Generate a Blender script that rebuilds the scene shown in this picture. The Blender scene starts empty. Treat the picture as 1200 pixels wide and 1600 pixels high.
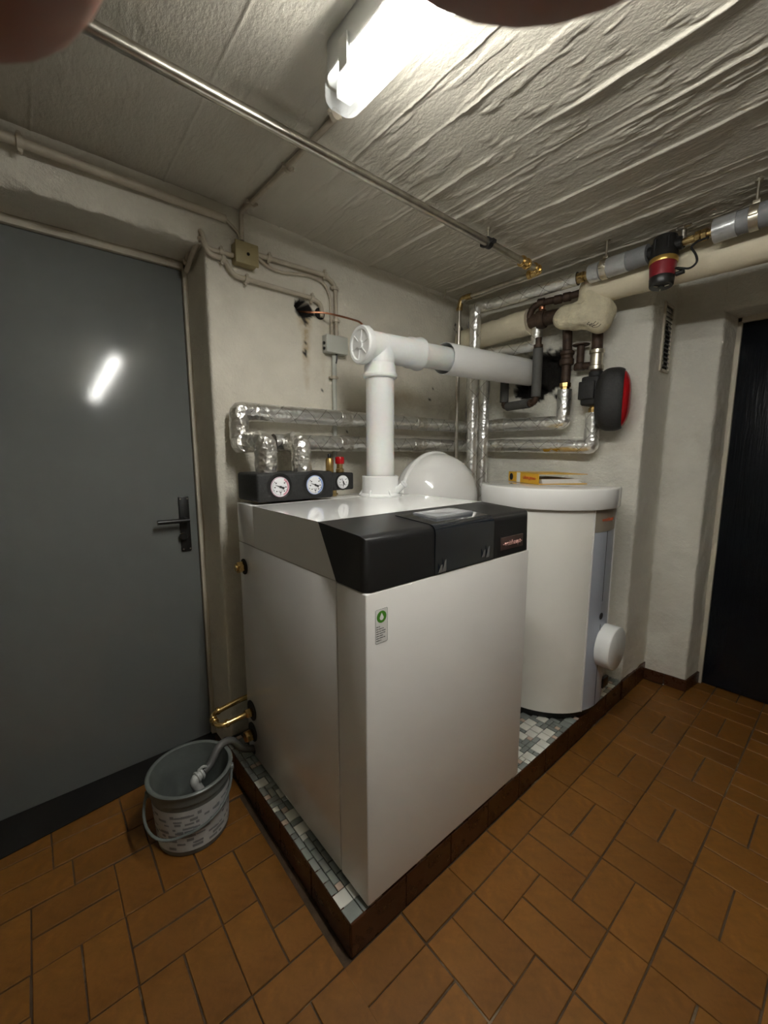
import bpy, bmesh, math, random
import numpy as np
from mathutils import Vector, Matrix
random.seed(4); RNG = np.random.default_rng(4)
S = bpy.context.scene
COL = S.collection
PI = math.pi

# ---------------------------------------------------------------- camera
F, YAW, PITCH, ROLL = 645.75, 0.70433, -0.1418, -0.00066
CAM = np.array([0.0, 0.0, 1.33])
cy, sy, cp, sp = math.cos(YAW), math.sin(YAW), math.cos(PITCH), math.sin(PITCH)
_fw = np.array([sy*cp, cy*cp, sp]); _rt = np.array([cy, -sy, 0]); _up = np.cross(_rt, _fw)
_c, _s = math.cos(ROLL), math.sin(ROLL)
RM = np.array([_c*_rt+_s*_up, -_s*_rt+_c*_up, _fw])
cd = bpy.data.cameras.new('camera'); cam = bpy.data.objects.new('camera', cd); COL.objects.link(cam)
m3 = Matrix([list(RM[0]), list(RM[1]), list(-RM[2])]).transposed()
cam.matrix_world = Matrix.Translation(Vector(CAM)) @ m3.to_4x4()
cd.sensor_fit = 'VERTICAL'; cd.sensor_height = 36.0; cd.sensor_width = 27.0
cd.lens = F/1600*36; cd.clip_start = 0.002; cd.clip_end = 50
cd.dof.use_dof = True; cd.dof.focus_distance = 2.0; cd.dof.aperture_fstop = 55
S.camera = cam
# ---------------------------------------------------------------- world, exposure
w = bpy.data.worlds.new('world'); S.world = w; w.use_nodes = True
w.node_tree.nodes['Background'].inputs[0].default_value = (0.02, 0.02, 0.022, 1)
w.node_tree.nodes['Background'].inputs[1].default_value = 0.3
S.view_settings.view_transform = 'Standard'; S.view_settings.look = 'None'
S.view_settings.gamma = 1; S.view_settings.use_curve_mapping = False
S.view_settings.exposure = 1.9
LAMP_STRENGTH = 26.0

# ---------------------------------------------------------------- survey helpers: sight line of a photo point cut with a real plane
def ray(x, y): return np.array([(x-600)/F, -(y-800)/F, 1.0]) @ RM
def on(x, y, ax, v):
    d = ray(x, y); t = (v-CAM[ax])/d[ax]; return Vector(CAM+t*d)
def onX(x, y, v): return on(x, y, 0, v)
def onY(x, y, v): return on(x, y, 1, v)
def onZ(x, y, v): return on(x, y, 2, v)
def onL(x, y, p, q, off):           # vertical plane through plan points p, q, moved off to the left of p->q
    p = np.array(p); q = np.array(q); u = (q-p)/np.hypot(*(q-p)); n = np.array([-u[1], u[0]])
    d = ray(x, y); t = ((p+off*n-CAM[:2])@n)/(d[:2]@n); return Vector(CAM+t*d)
A0, A1 = (0.567, 1.70), (2.22, 1.775)      # back wall plan line
B0, B1 = (2.335, 0.758), (2.22, 1.775)     # right wall plan line
def wA(x, y, off=0): return onL(x, y, A0, A1, -off)
def wB(x, y, off=0): return onL(x, y, B0, B1, off)
def in_view(p, mrg=60):
    q = RM @ (np.array(p)-CAM)
    if q[2] < 0.05: return False
    x = 600+F*q[0]/q[2]; y = 800-F*q[1]/q[2]
    return -mrg < x < 1200+mrg and -mrg < y < 1600+mrg
CEIL = 2.265

# ---------------------------------------------------------------- materials
MATS = {}
def mat(name, col, rough=0.5, metal=0.0, var=0.0, vscale=8.0, bump=0.0, bscale=40.0, bdetail=6, coat=0.0, spec=0.5,
        rnd=0.0, col2=None, c2scale=3.0, c2lo=0.5, c2hi=0.7, sss=0.0, rvar=0.0, trans=0.0, stretch=None, stain=None, bdist=0.01):
    m = bpy.data.materials.new(name); m.use_nodes = True; MATS[name] = m
    nt = m.node_tree; N = nt.nodes; L = nt.links; b = N['Principled BSDF']
    b.inputs['Base Color'].default_value = (*col, 1); b.inputs['Roughness'].default_value = rough
    b.inputs['Metallic'].default_value = metal; b.inputs['Coat Weight'].default_value = coat
    b.inputs['Specular IOR Level'].default_value = spec; b.inputs['Coat Roughness'].default_value = 0.06
    if sss: b.inputs['Subsurface Weight'].default_value = sss; b.inputs['Subsurface Radius'].default_value = (0.006, 0.002, 0.001)
    if trans: b.inputs['Transmission Weight'].default_value = trans
    tc = N.new('ShaderNodeTexCoord'); vec = tc.outputs['Object']
    if stretch:
        mp = N.new('ShaderNodeMapping'); mp.inputs['Scale'].default_value = stretch
        L.new(vec, mp.inputs['Vector']); vec = mp.outputs['Vector']
    def noise(sc, det=5, rgh=0.6):
        n = N.new('ShaderNodeTexNoise'); n.inputs['Scale'].default_value = sc; n.inputs['Detail'].default_value = det
        n.inputs['Roughness'].default_value = rgh; L.new(vec, n.inputs['Vector']); return n.outputs['Fac']
    def ramp(f, a, c):
        r = N.new('ShaderNodeMapRange'); r.inputs['From Min'].default_value = a; r.inputs['From Max'].default_value = c
        L.new(f, r.inputs['Value']); return r.outputs['Result']
    def mix(f, a, c, mode='MIX'):
        x = N.new('ShaderNodeMix'); x.data_type = 'RGBA'; x.blend_type = mode
        if hasattr(f, 'links') or hasattr(f, 'is_linked'): L.new(f, x.inputs[0])
        else: x.inputs[0].default_value = f
        for s, v in ((6, a), (7, c)):
            if isinstance(v, tuple): x.inputs[s].default_value = (*v, 1)
            else: L.new(v, x.inputs[s])
        return x.outputs[2]
    cur = col
    if var:
        cur = mix(ramp(noise(vscale), 0.3, 0.7), tuple(c*(1-var) for c in col), tuple(min(1, c*(1+var)) for c in col))
    if col2:
        cur = mix(ramp(noise(c2scale, 8, 0.7), c2lo, c2hi), cur, col2)
    if rnd:
        oi = N.new('ShaderNodeObjectInfo'); mr = N.new('ShaderNodeMapRange'); L.new(oi.outputs['Random'], mr.inputs['Value'])
        mr.inputs['To Min'].default_value = 1-rnd; mr.inputs['To Max'].default_value = 1+rnd
        hs = N.new('ShaderNodeHueSaturation'); L.new(mr.outputs['Result'], hs.inputs['Value'])
        if isinstance(cur, tuple): hs.inputs['Color'].default_value = (*cur, 1)
        else: L.new(cur, hs.inputs['Color'])
        cur = hs.outputs['Color']
    if stain:
        at = N.new('ShaderNodeAttribute'); at.attribute_name = 'stain'
        ml = N.new('ShaderNodeMath'); ml.operation = 'MULTIPLY'; L.new(at.outputs['Fac'], ml.inputs[0]); L.new(ramp(noise(30), 0.25, 0.6), ml.inputs[1])
        cur = mix(ml.outputs[0], cur, stain)
        a2 = N.new('ShaderNodeAttribute'); a2.attribute_name = 'hole_shade'; cur = mix(a2.outputs['Fac'], cur, (0.012, 0.010, 0.008))  # shade inside the wall holes, painted in near black
    if not isinstance(cur, tuple): L.new(cur, b.inputs['Base Color'])
    if rvar:
        r = N.new('ShaderNodeMapRange'); L.new(noise(vscale*2), r.inputs['Value']); r.inputs['From Min'].default_value = .3; r.inputs['From Max'].default_value = .7
        r.inputs['To Min'].default_value = max(0.02, rough-rvar); r.inputs['To Max'].default_value = rough+rvar; L.new(r.outputs['Result'], b.inputs['Roughness'])
    if bump:
        bp = N.new('ShaderNodeBump'); bp.inputs['Strength'].default_value = bump; bp.inputs['Distance'].default_value = bdist
        L.new(noise(bscale, bdetail, 0.65), bp.inputs['Height']); L.new(bp.outputs['Normal'], b.inputs['Normal'])
    return m

def foil_mat(name, tint=(0.92, 0.92, 0.91), lattice=True):
    m = mat(name, tint, 0.33, 1.0); nt = m.node_tree; N = nt.nodes; L = nt.links; b = N['Principled BSDF']
    tc = N.new('ShaderNodeTexCoord')
    v = N.new('ShaderNodeTexVoronoi'); v.inputs['Scale'].default_value = 55; L.new(tc.outputs['Object'], v.inputs['Vector'])
    n = N.new('ShaderNodeTexNoise'); n.inputs['Scale'].default_value = 38; n.inputs['Detail'].default_value = 6; L.new(tc.outputs['Object'], n.inputs['Vector'])
    ad = N.new('ShaderNodeMath'); ad.operation = 'ADD'; L.new(v.outputs['Distance'], ad.inputs[0]); L.new(n.outputs['Fac'], ad.inputs[1])
    bp = N.new('ShaderNodeBump'); bp.inputs['Strength'].default_value = 0.32 if lattice else 0.65; bp.inputs['Distance'].default_value = 0.007
    L.new(ad.outputs[0], bp.inputs['Height']); L.new(bp.outputs['Normal'], b.inputs['Normal'])
    if lattice:       # reinforcing scrim printed through the foil: crossing diagonal threads, from the sleeve's own UV (metres)
        uv = N.new('ShaderNodeUVMap'); sx = N.new('ShaderNodeSeparateXYZ'); L.new(uv.outputs[0], sx.inputs[0])
        outs = []
        for op in ('ADD', 'SUBTRACT'):
            a = N.new('ShaderNodeMath'); a.operation = op; L.new(sx.outputs[0], a.inputs[0]); L.new(sx.outputs[1], a.inputs[1])
            q = N.new('ShaderNodeMath'); q.operation = 'PINGPONG'; q.inputs[1].default_value = 0.055; L.new(a.outputs[0], q.inputs[0])
            lt = N.new('ShaderNodeMath'); lt.operation = 'LESS_THAN'; lt.inputs[1].default_value = 0.0011; L.new(q.outputs[0], lt.inputs[0]); outs.append(lt)
        mx = N.new('ShaderNodeMath'); mx.operation = 'MAXIMUM'; L.new(outs[0].outputs[0], mx.inputs[0]); L.new(outs[1].outputs[0], mx.inputs[1])
        x = N.new('ShaderNodeMix'); x.data_type = 'RGBA'; L.new(mx.outputs[0], x.inputs[0]); x.inputs[6].default_value = (*tint, 1); x.inputs[7].default_value = (0.12, 0.11, 0.1, 1)
        L.new(x.outputs[2], b.inputs['Base Color'])
    return m

WALL = mat('plaster', (0.74, 0.70, 0.60), 0.8, var=0.06, vscale=7, bump=0.6, bscale=75, col2=(0.62, 0.58, 0.48), c2scale=2.2, c2lo=0.55, c2hi=0.8, stain=(0.40, 0.27, 0.10), bdist=0.010)
WALLR = mat('plaster_rough', (0.76, 0.74, 0.66), 0.8, var=0.05, vscale=5, bump=0.7, bscale=45, col2=(0.60, 0.57, 0.49), c2scale=3, c2lo=0.56, c2hi=0.8, stain=(0.30, 0.2, 0.1), bdist=0.012)
CEILM = mat('painted_concrete', (0.57, 0.535, 0.455), 0.75, var=0.06, vscale=6, bump=0.55, bscale=75, stretch=(1.4, 0.75, 1), bdist=0.005, col2=(0.42, 0.385, 0.31), c2scale=3, c2lo=0.55, c2hi=0.85)
TILE = mat('terracotta_glaze', (0.20, 0.082, 0.013), 0.5, var=0.30, vscale=12, bump=0.12, bscale=25, rnd=0.10, col2=(0.105, 0.039, 0.006), c2scale=5, c2lo=0.45, c2hi=0.75, rvar=0.1, spec=0.35)
GROUT = mat('grout', (0.07, 0.042, 0.022), 0.9, var=0.35, vscale=14, bump=0.3, bscale=90, col2=(0.26, 0.19, 0.12), c2scale=1.6, c2lo=0.54, c2hi=0.64)
SKIRT = mat('brown_glaze', (0.055, 0.018, 0.006), 0.3, var=0.15, vscale=10, rnd=0.15, rvar=0.08)
MGROUT = mat('mosaic_grout', (0.035, 0.035, 0.033), 0.9)
MOS = [mat('mosaic_white', (0.78, 0.77, 0.70), 0.35, var=0.06, rnd=0.08), mat('mosaic_grey', (0.25, 0.27, 0.25), 0.35, var=0.1, rnd=0.2),
       mat('mosaic_pink', (0.62, 0.47, 0.38), 0.35, var=0.06, rnd=0.1)]
DOORG = mat('grey_door_paint', (0.172, 0.183, 0.175), 0.13, var=0.05, vscale=2.5, rvar=0.03, bump=0.06, bscale=70, stretch=(1, 1, 0.12), bdist=0.002)
DOORD = mat('dark_door_paint', (0.005, 0.007, 0.010), 0.2, spec=0.3, bump=0.2, bscale=60, stretch=(1, 1, 0.05), var=0.1, vscale=20)
FRAME = mat('cream_frame_paint', (0.62, 0.57, 0.46), 0.6, var=0.08, vscale=6, col2=(0.42, 0.32, 0.22), c2scale=8, c2lo=0.62, c2hi=0.75, bump=0.1)
BLACK = mat('black_plastic', (0.012, 0.012, 0.012), 0.35)
BLKM = mat('black_lacquer', (0.012, 0.012, 0.0125), 0.35, bump=0.03, bscale=200, bdist=0.002)
EPP = mat('black_foam', (0.018, 0.018, 0.018), 0.6, bump=0.5, bscale=220, bdist=0.003, var=0.3, vscale=120)
WHITE = mat('white_enamel', (0.83, 0.82, 0.80), 0.14, coat=0.4)
WHITEF = mat('white_front', (0.88, 0.865, 0.83), 0.4, bump=0.06, bscale=500, bdist=0.0006)
GLOSSW = mat('white_gloss', (0.88, 0.88, 0.86), 0.06, coat=0.6)
VESS = mat('white_steel', (0.86, 0.86, 0.84), 0.12, coat=0.5)
PVC = mat('white_plastic', (0.84, 0.85, 0.84), 0.22)
PPS = mat('translucent_flue_plastic', (0.80, 0.81, 0.80), 0.28, sss=0.2, var=0.02, vscale=60)
TANKW = mat('tank_sheet', (0.82, 0.81, 0.75), 0.35, coat=0.1)
PANEL = mat('blue_grey_panel', (0.42, 0.46, 0.54), 0.35)
BEIGE = mat('beige_grey_panel', (0.30, 0.27, 0.22), 0.4)
GLASS = mat('dark_display', (0.010, 0.013, 0.018), 0.08, coat=0.8)
FILM = mat('silver_film', (0.55, 0.57, 0.6), 0.12, 0.6, bump=0.3, bscale=30, bdist=0.004)
BRASS = mat('brass', (0.72, 0.50, 0.20), 0.25, 1.0, var=0.15, vscale=60)
BRASSD = mat('aged_brass', (0.45, 0.33, 0.15), 0.35, 1.0, var=0.3, vscale=60)
COPPER = mat('copper', (0.42, 0.19, 0.11), 0.35, 1.0, var=0.15, vscale=40)
STEEL = mat('tarnished_pipe', (0.55, 0.52, 0.46), 0.3, 1.0, var=0.2, vscale=25, stretch=(1, 1, 1))
GALV = mat('galvanised', (0.62, 0.58, 0.48), 0.35, 1.0, var=0.2, vscale=40)
RUST = mat('brown_old_iron', (0.06, 0.035, 0.022), 0.55, 0.3, var=0.4, vscale=40, bump=0.3, bscale=90, bdist=0.004)
CONDUIT = mat('painted_conduit', (0.52, 0.46, 0.36), 0.5, var=0.12, vscale=14, col2=(0.34, 0.28, 0.2), c2scale=10, c2lo=0.6, c2hi=0.8)
JBOX = mat('aged_box', (0.36, 0.30, 0.15), 0.5, var=0.12, vscale=20)
GBOX = mat('grey_box', (0.50, 0.51, 0.46), 0.45)
DARKM = mat('dark_opening', (0.008, 0.007, 0.006), 0.9)
FOIL = foil_mat('aluminium_foil'); FOILP = foil_mat('aluminium_tape', (0.82, 0.80, 0.76), False)
TAPE = mat('silver_tape', (0.50, 0.51, 0.52), 0.3, 0.6, var=0.15, vscale=14, bump=0.15, bscale=30, bdist=0.004)
GFOAM = mat('grey_foam', (0.21, 0.215, 0.22), 0.5, var=0.1, vscale=20, bump=0.1, bscale=60)
DFOAM = mat('dark_grey_foam', (0.085, 0.085, 0.082), 0.7, var=0.1, vscale=30, bump=0.15, bscale=120, bdist=0.003)
CREAM = mat('cream_wrap', (0.74, 0.67, 0.50), 0.55, var=0.05, vscale=6, bump=0.1, bscale=12)
WOOL = mat('pale_mineral_wool', (0.66, 0.60, 0.43), 0.9, var=0.14, vscale=16, bump=0.5, bscale=45, bdist=0.012)
RED = mat('red_plastic', (0.42, 0.006, 0.010), 0.25)
REDM = mat('dark_red_paint', (0.20, 0.010, 0.018), 0.35)
GOLD = mat('gold_band', (0.62, 0.42, 0.12), 0.3, 0.8)
YELL = mat('yellow_cover', (0.80, 0.45, 0.03), 0.35)
YELLT = mat('yellow_tape', (0.62, 0.36, 0.02), 0.4)
PAPER = mat('paper', (0.82, 0.81, 0.78), 0.7)
ORANGE = mat('orange_red_print', (0.62, 0.10, 0.02), 0.5)
PRINT = mat('dark_print', (0.03, 0.03, 0.03), 0.6)
GREYP = mat('grey_print', (0.40, 0.42, 0.44), 0.6)
LPRINT = mat('faded_label_print', (0.20, 0.21, 0.22), 0.6)
GREEN = mat('green_print', (0.08, 0.30, 0.025), 0.5)
REDT = mat('light_red_lettering', (0.75, 0.42, 0.38), 0.35)
PLATE = mat('badge_plate', (0.17, 0.11, 0.10), 0.35, 0.7)
DIAL = mat('dial_face', (0.88, 0.88, 0.90), 0.3)
LPINK = mat('pale_pink_ring', (0.66, 0.50, 0.58), 0.3); LBLUE = mat('pale_blue_ring', (0.42, 0.52, 0.78), 0.3); BLUE = mat('blue_print', (0.30, 0.40, 0.70), 0.4); PINKP = mat('pink_print', (0.75, 0.35, 0.42), 0.4)
BUCK = mat('grey_bucket_plastic', (0.13, 0.145, 0.135), 0.35, var=0.15, vscale=14)
BLABEL = mat('worn_white_label', (0.46, 0.48, 0.48), 0.55, var=0.08, vscale=20)
HOSE = mat('dark_grey_hose', (0.10, 0.10, 0.095), 0.5)
GPVC = mat('grey_pvc', (0.46, 0.47, 0.45), 0.4)
SKIN = mat('skin', (0.42, 0.19, 0.13), 0.5, sss=0.25, var=0.08, vscale=90, bump=0.1, bscale=700, bdist=0.0006)
CLEARM = bpy.data.materials.new('clear_plastic'); CLEARM.use_nodes = True
def _clear(m, amt, tint=(1, 1, 1), rough=0.1):
    nt = m.node_tree; nt.nodes.clear(); o = nt.nodes.new('ShaderNodeOutputMaterial'); mx = nt.nodes.new('ShaderNodeMixShader')
    t = nt.nodes.new('ShaderNodeBsdfTransparent'); p = nt.nodes.new('ShaderNodeBsdfPrincipled')
    t.inputs[0].default_value = (*tint, 1); p.inputs['Base Color'].default_value = (0.85, 0.87, 0.88, 1); p.inputs['Roughness'].default_value = rough
    mx.inputs[0].default_value = amt
    nt.links.new(t.outputs[0], mx.inputs[1]); nt.links.new(p.outputs[0], mx.inputs[2]); nt.links.new(mx.outputs[0], o.inputs[0])
_clear(CLEARM, 0.28)
LED = bpy.data.materials.new('led_strip'); LED.use_nodes = True
_b = LED.node_tree.nodes['Principled BSDF']; _b.inputs['Base Color'].default_value = (0.9, 0.9, 0.9, 1)
_b.inputs['Emission Color'].default_value = (1.0, 0.985, 0.93, 1); _b.inputs['Emission Strength'].default_value = LAMP_STRENGTH
HOUS = mat('lamp_housing_grey', (0.55, 0.56, 0.54), 0.45)

# ---------------------------------------------------------------- noise in numpy
def _hash(i, j, k, s):
    h = (i*374761393 + j*668265263 + k*2147483647 + s*974634599) & 0xffffffff
    h = ((h ^ (h >> 13))*1274126177) & 0xffffffff
    return ((h ^ (h >> 16)) & 0xffff)/65535.0
def vnoise(P, sc, seed=0):
    Q = np.asarray(P)*sc; I = np.floor(Q).astype(np.int64); f = Q-I; f = f*f*(3-2*f); r = 0
    for a in (0, 1):
        for b in (0, 1):
            for c in (0, 1):
                wgt = (f[:, 0] if a else 1-f[:, 0])*(f[:, 1] if b else 1-f[:, 1])*(f[:, 2] if c else 1-f[:, 2])
                r = r+wgt*_hash(I[:, 0]+a, I[:, 1]+b, I[:, 2]+c, seed)
    return r*2-1
def fbm(P, sc, n=4, seed=0):
    return sum(vnoise(P, sc*2**k, seed+k)*0.5**k for k in range(n))

# ---------------------------------------------------------------- object helpers
def link(o, parent=None):
    COL.objects.link(o)
    if parent is not None:
        o.parent = parent; o.matrix_parent_inverse = parent_inv(parent)
    return o
def parent_inv(p):
    mtx = Matrix.Identity(4); q = p
    chain = []
    while q is not None: chain.append(q); q = q.parent
    for q in reversed(chain): mtx = mtx @ q.matrix_parent_inverse @ Matrix.LocRotScale(q.location, q.rotation_euler, q.scale)
    return mtx.inverted()
def tag(o, label=None, cat=None, group=None, kind=None):
    if label: o['label'] = label
    if cat: o['category'] = cat
    if group: o['group'] = group
    if kind: o['kind'] = kind
    return o
def thing(name, label, cat, loc, group=None):
    o = bpy.data.objects.new(name, None); o.empty_display_size = 0.05; o.location = loc; COL.objects.link(o)
    return tag(o, label, cat, group)

class G:
    """collects geometry, then links it as ONE mesh object"""
    def __init__(s): s.v = []; s.f = []; s.uv = []
    def add(s, vs, fs, uvs=None):
        k = len(s.v); s.v += [tuple(v) for v in vs]
        for i, f in enumerate(fs):
            s.f.append(tuple(k+a for a in f)); s.uv.append(uvs[i] if uvs else None)
        return s
    def bm(s, b):
        b.verts.ensure_lookup_table(); b.verts.index_update()
        s.add([v.co.copy() for v in b.verts], [[v.index for v in f.verts] for f in b.faces]); b.free(); return s
    def box(s, lo, hi, bev=0.0, seg=2, mtx=None):
        b = bmesh.new(); bmesh.ops.create_cube(b, size=1)
        lo = Vector(lo); hi = Vector(hi); c = (lo+hi)/2; d = hi-lo
        for v in b.verts: v.co = Vector((v.co.x*d.x, v.co.y*d.y, v.co.z*d.z))+c
        if bev > 0: bmesh.ops.bevel(b, geom=b.edges[:], offset=bev, segments=seg, profile=0.5, affect='EDGES')
        if mtx is not None:
            for v in b.verts: v.co = mtx @ v.co
        return s.bm(b)
    def lathe(s, prof, base, axis=(0, 0, 1), seg=32, up=None):
        """prof: (radius, height) pairs along axis from base"""
        ax = Vector(axis).normalized(); t = Vector((1, 0, 0)) if abs(ax.x) < 0.9 else Vector((0, 1, 0))
        e1 = ax.cross(t).normalized(); e2 = ax.cross(e1); base = Vector(base); vs = []; fs = []
        for r, h in prof:
            for i in range(seg):
                a = 2*PI*i/seg; vs.append(base+ax*h+(e1*math.cos(a)+e2*math.sin(a))*r)
        n = len(prof)
        for j in range(n-1):
            for i in range(seg):
                i2 = (i+1) % seg; fs.append((j*seg+i, j*seg+i2, (j+1)*seg+i2, (j+1)*seg+i))
        if prof[0] == prof[-1]: return s.add(vs, fs)
        if prof[0][0] > 1e-5: fs.append(tuple(reversed(range(seg))))
        if prof[-1][0] > 1e-5: fs.append(tuple((n-1)*seg+i for i in range(seg)))
        return s.add(vs, fs)
    def cyl(s, p, q, r, seg=20, ch=0.0):
        p = Vector(p); q = Vector(q); L = (q-p).length
        pr = [(r, 0), (r, L)] if ch <= 0 else [(r-ch, 0), (r, ch), (r, L-ch), (r-ch, L)]
        return s.lathe(pr, p, q-p, seg)
    def tube(s, path, r, fil=0.03, seg=14, rough=0.0, step=None, fn=4, caps=True):
        pts = fillet([Vector(p) for p in path], fil, fn)
        if step:
            out = [pts[0]]
            for a, b in zip(pts, pts[1:]):
                k = max(1, int(round((b-a).length/step)))
                for i in range(1, k+1): out.append(a.lerp(b, i/k))
            pts = out
        n = len(pts); rings = []; t0 = (pts[1]-pts[0]).normalized()
        nrm = t0.orthogonal().normalized(); u = 0; vs = []; us = []
        for i in range(n):
            t = ((pts[min(i+1, n-1)]-pts[i]).normalized()+(pts[i]-pts[max(i-1, 0)]).normalized()).normalized()
            nrm = (nrm-t*nrm.dot(t)).normalized(); bn = t.cross(nrm)
            if i: u += (pts[i]-pts[i-1]).length
            us.append(u)
            for k in range(seg):
                a = 2*PI*k/seg; vs.append(pts[i]+(nrm*math.cos(a)+bn*math.sin(a))*r)
        if rough:
            P = np.array([tuple(v) for v in vs]); nz = vnoise(P, 38, 3)*0.6+vnoise(P, 90, 5)*0.6
            for i in range(n):
                for k in range(seg):
                    j = i*seg+k; d = (vs[j]-pts[i]).normalized(); vs[j] = vs[j]+d*float(nz[j])*rough
        fs = []; uvs = []
        for i in range(n-1):
            for k in range(seg):
                k2 = (k+1) % seg; fs.append((i*seg+k, i*seg+k2, (i+1)*seg+k2, (i+1)*seg+k))
                w0, w1 = 2*PI*r*k/seg, 2*PI*r*(k+1)/seg
                uvs.append([(us[i], w0), (us[i], w1), (us[i+1], w1), (us[i+1], w0)])
        if caps:
            fs.append(tuple(reversed(range(seg)))); uvs.append(None)
            fs.append(tuple((n-1)*seg+k for k in range(seg))); uvs.append(None)
        return s.add(vs, fs, uvs)
    def prism(s, poly, vec):
        """poly: 3D points, extruded by vec"""
        n = len(poly); vec = Vector(vec); vs = [Vector(p) for p in poly]+[Vector(p)+vec for p in poly]
        fs = [tuple(reversed(range(n))), tuple(range(n, 2*n))]+[(i, (i+1) % n, n+(i+1) % n, n+i) for i in range(n)]
        return s.add(vs, fs)
    def build(s, name, m, parent=None, ang=35, smooth=True, fix=True):
        me = bpy.data.meshes.new(name); me.from_pydata([tuple(v) for v in s.v], [], s.f)
        if any(u for u in s.uv):
            l = me.uv_layers.new(name='UVMap'); k = 0; dat = np.zeros(len(me.loops)*2)
            for f, u in zip(s.f, s.uv):
                for i in range(len(f)):
                    if u: dat[2*k] = u[i][0]; dat[2*k+1] = u[i][1]
                    k += 1
            l.data.foreach_set('uv', dat)
        me.materials.append(m)
        if fix:
            b = bmesh.new(); b.from_mesh(me); bmesh.ops.recalc_face_normals(b, faces=b.faces[:]); b.to_mesh(me); b.free()
        if smooth:
            me.polygons.foreach_set('use_smooth', [True]*len(me.polygons)); me.set_sharp_from_angle(angle=math.radians(ang))
        return link(bpy.data.objects.new(name, me), parent)
def fillet(pts, r, n=4):
    if len(pts) < 3 or r <= 0: return pts
    out = [pts[0]]
    for i in range(1, len(pts)-1):
        a, b, c = pts[i-1], pts[i], pts[i+1]; d1 = (a-b); d2 = (c-b)
        k = min(r, d1.length*0.49, d2.length*0.49)
        p = b+d1.normalized()*k; q = b+d2.normalized()*k
        for j in range(n+1):
            t = j/n; out.append(p*(1-t)**2+b*2*t*(1-t)+q*t*t)
    out.append(pts[-1]); return out
def text(s, size, m, parent, origin, xdir, ydir, name='lettering', ext=0.0006, bold=0.0):
    cu = bpy.data.curves.new(name, 'FONT'); cu.body = s; cu.size = size; cu.extrude = ext; cu.offset = bold; cu.resolution_u = 3
    cu.align_x = 'CENTER'; cu.align_y = 'CENTER'; cu.materials.append(m)
    o = bpy.data.objects.new(name, cu); x = Vector(xdir).normalized(); y = Vector(ydir).normalized(); z = x.cross(y)
    mw = Matrix((x, y, z)).transposed().to_4x4(); mw.translation = Vector(origin)
    COL.objects.link(o); bpy.context.view_layer.update()
    me = bpy.data.meshes.new_from_object(o.evaluated_get(bpy.context.evaluated_depsgraph_get())); bpy.data.objects.remove(o)
    me.transform(mw); me.name = name; return link(bpy.data.objects.new(name, me), parent)

def grid_object(name, P, m, attrs=None):
    """P: (rows, cols, 3) array"""
    r, c, _ = P.shape; idx = np.arange(r*c).reshape(r, c)
    q = np.stack([idx[:-1, :-1], idx[:-1, 1:], idx[1:, 1:], idx[1:, :-1]], -1).reshape(-1, 4)
    me = bpy.data.meshes.new(name); me.vertices.add(r*c); me.vertices.foreach_set('co', P.reshape(-1))
    me.loops.add(len(q)*4); me.loops.foreach_set('vertex_index', q.reshape(-1).astype(np.int32))
    me.polygons.add(len(q)); me.polygons.foreach_set('loop_start', np.arange(0, len(q)*4, 4, dtype=np.int32))
    me.polygons.foreach_set('use_smooth', np.ones(len(q), bool)); me.update(); me.validate()
    for k, v in (attrs or {}).items():
        a = me.attributes.new(k, 'FLOAT', 'POINT'); a.data.foreach_set('value', v.reshape(-1).astype(np.float32))
    me.materials.append(m); return link(bpy.data.objects.new(name, me))

def wall(name, plan, z0, z1, step, m, amp=0.004, holes=(), stains=(), nz=None, thick=0.0):
    """plastered wall over a plan polyline; lumpy, its corners worn, holes dug into it"""
    pl = [Vector((*p, 0)) for p in plan]; pl = fillet(pl, 0.014, 3); pts = [pl[0]]
    for a, b in zip(pl, pl[1:]):
        k = max(1, int(math.ceil((b-a).length/step)))
        for i in range(1, k+1): pts.append(a.lerp(b, i/k))
    pts = np.array([tuple(p)[:2] for p in pts]); n = len(pts)
    tg = np.gradient(pts, axis=0); tg /= np.linalg.norm(tg, axis=1)[:, None]; nr = np.stack([-tg[:, 1], tg[:, 0]], -1)
    zs = np.linspace(z0, z1, max(2, int((z1-z0)/step)+1)); P = np.zeros((len(zs), n, 3))
    P[:, :, :2] = pts[None]; P[:, :, 2] = zs[:, None]
    Q = P.reshape(-1, 3); N3 = np.zeros_like(P); N3[:, :, :2] = nr[None]; N3 = N3.reshape(-1, 3)
    d = fbm(Q, 5, 3, 11)*amp+fbm(Q, 28, 2, 17)*amp*0.35
    st = np.zeros(len(Q)); shade = np.zeros(len(Q))
    for (c, ra, rz, dep, irr) in holes:
        dx = Q-np.array(c); al = np.hypot(dx[:, 0], dx[:, 1])/ra; rr = np.hypot(al, dx[:, 2]/rz)*(1+irr*fbm(Q, 22, 3, 5))
        k = np.clip((1.0-rr)/0.22, 0, 1); d += -k*dep if dep > 0 else 0; shade = np.maximum(shade, np.clip((1.22-rr)/0.12, 0, 1))  # hole shade goes into the colour; holes without depth are only painted
    for (c, ra, rz, amt) in stains:
        dx = Q-np.array(c); rr = np.hypot(np.hypot(dx[:, 0], dx[:, 1])/ra, dx[:, 2]/rz); st = np.maximum(st, amt*np.clip(1.3-rr, 0, 1))
    Q2 = Q+N3*d[:, None]*1.0
    return tag(grid_object(name, Q2.reshape(P.shape), m, {'stain': st, 'hole_shade': shade}), kind='structure')

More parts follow.
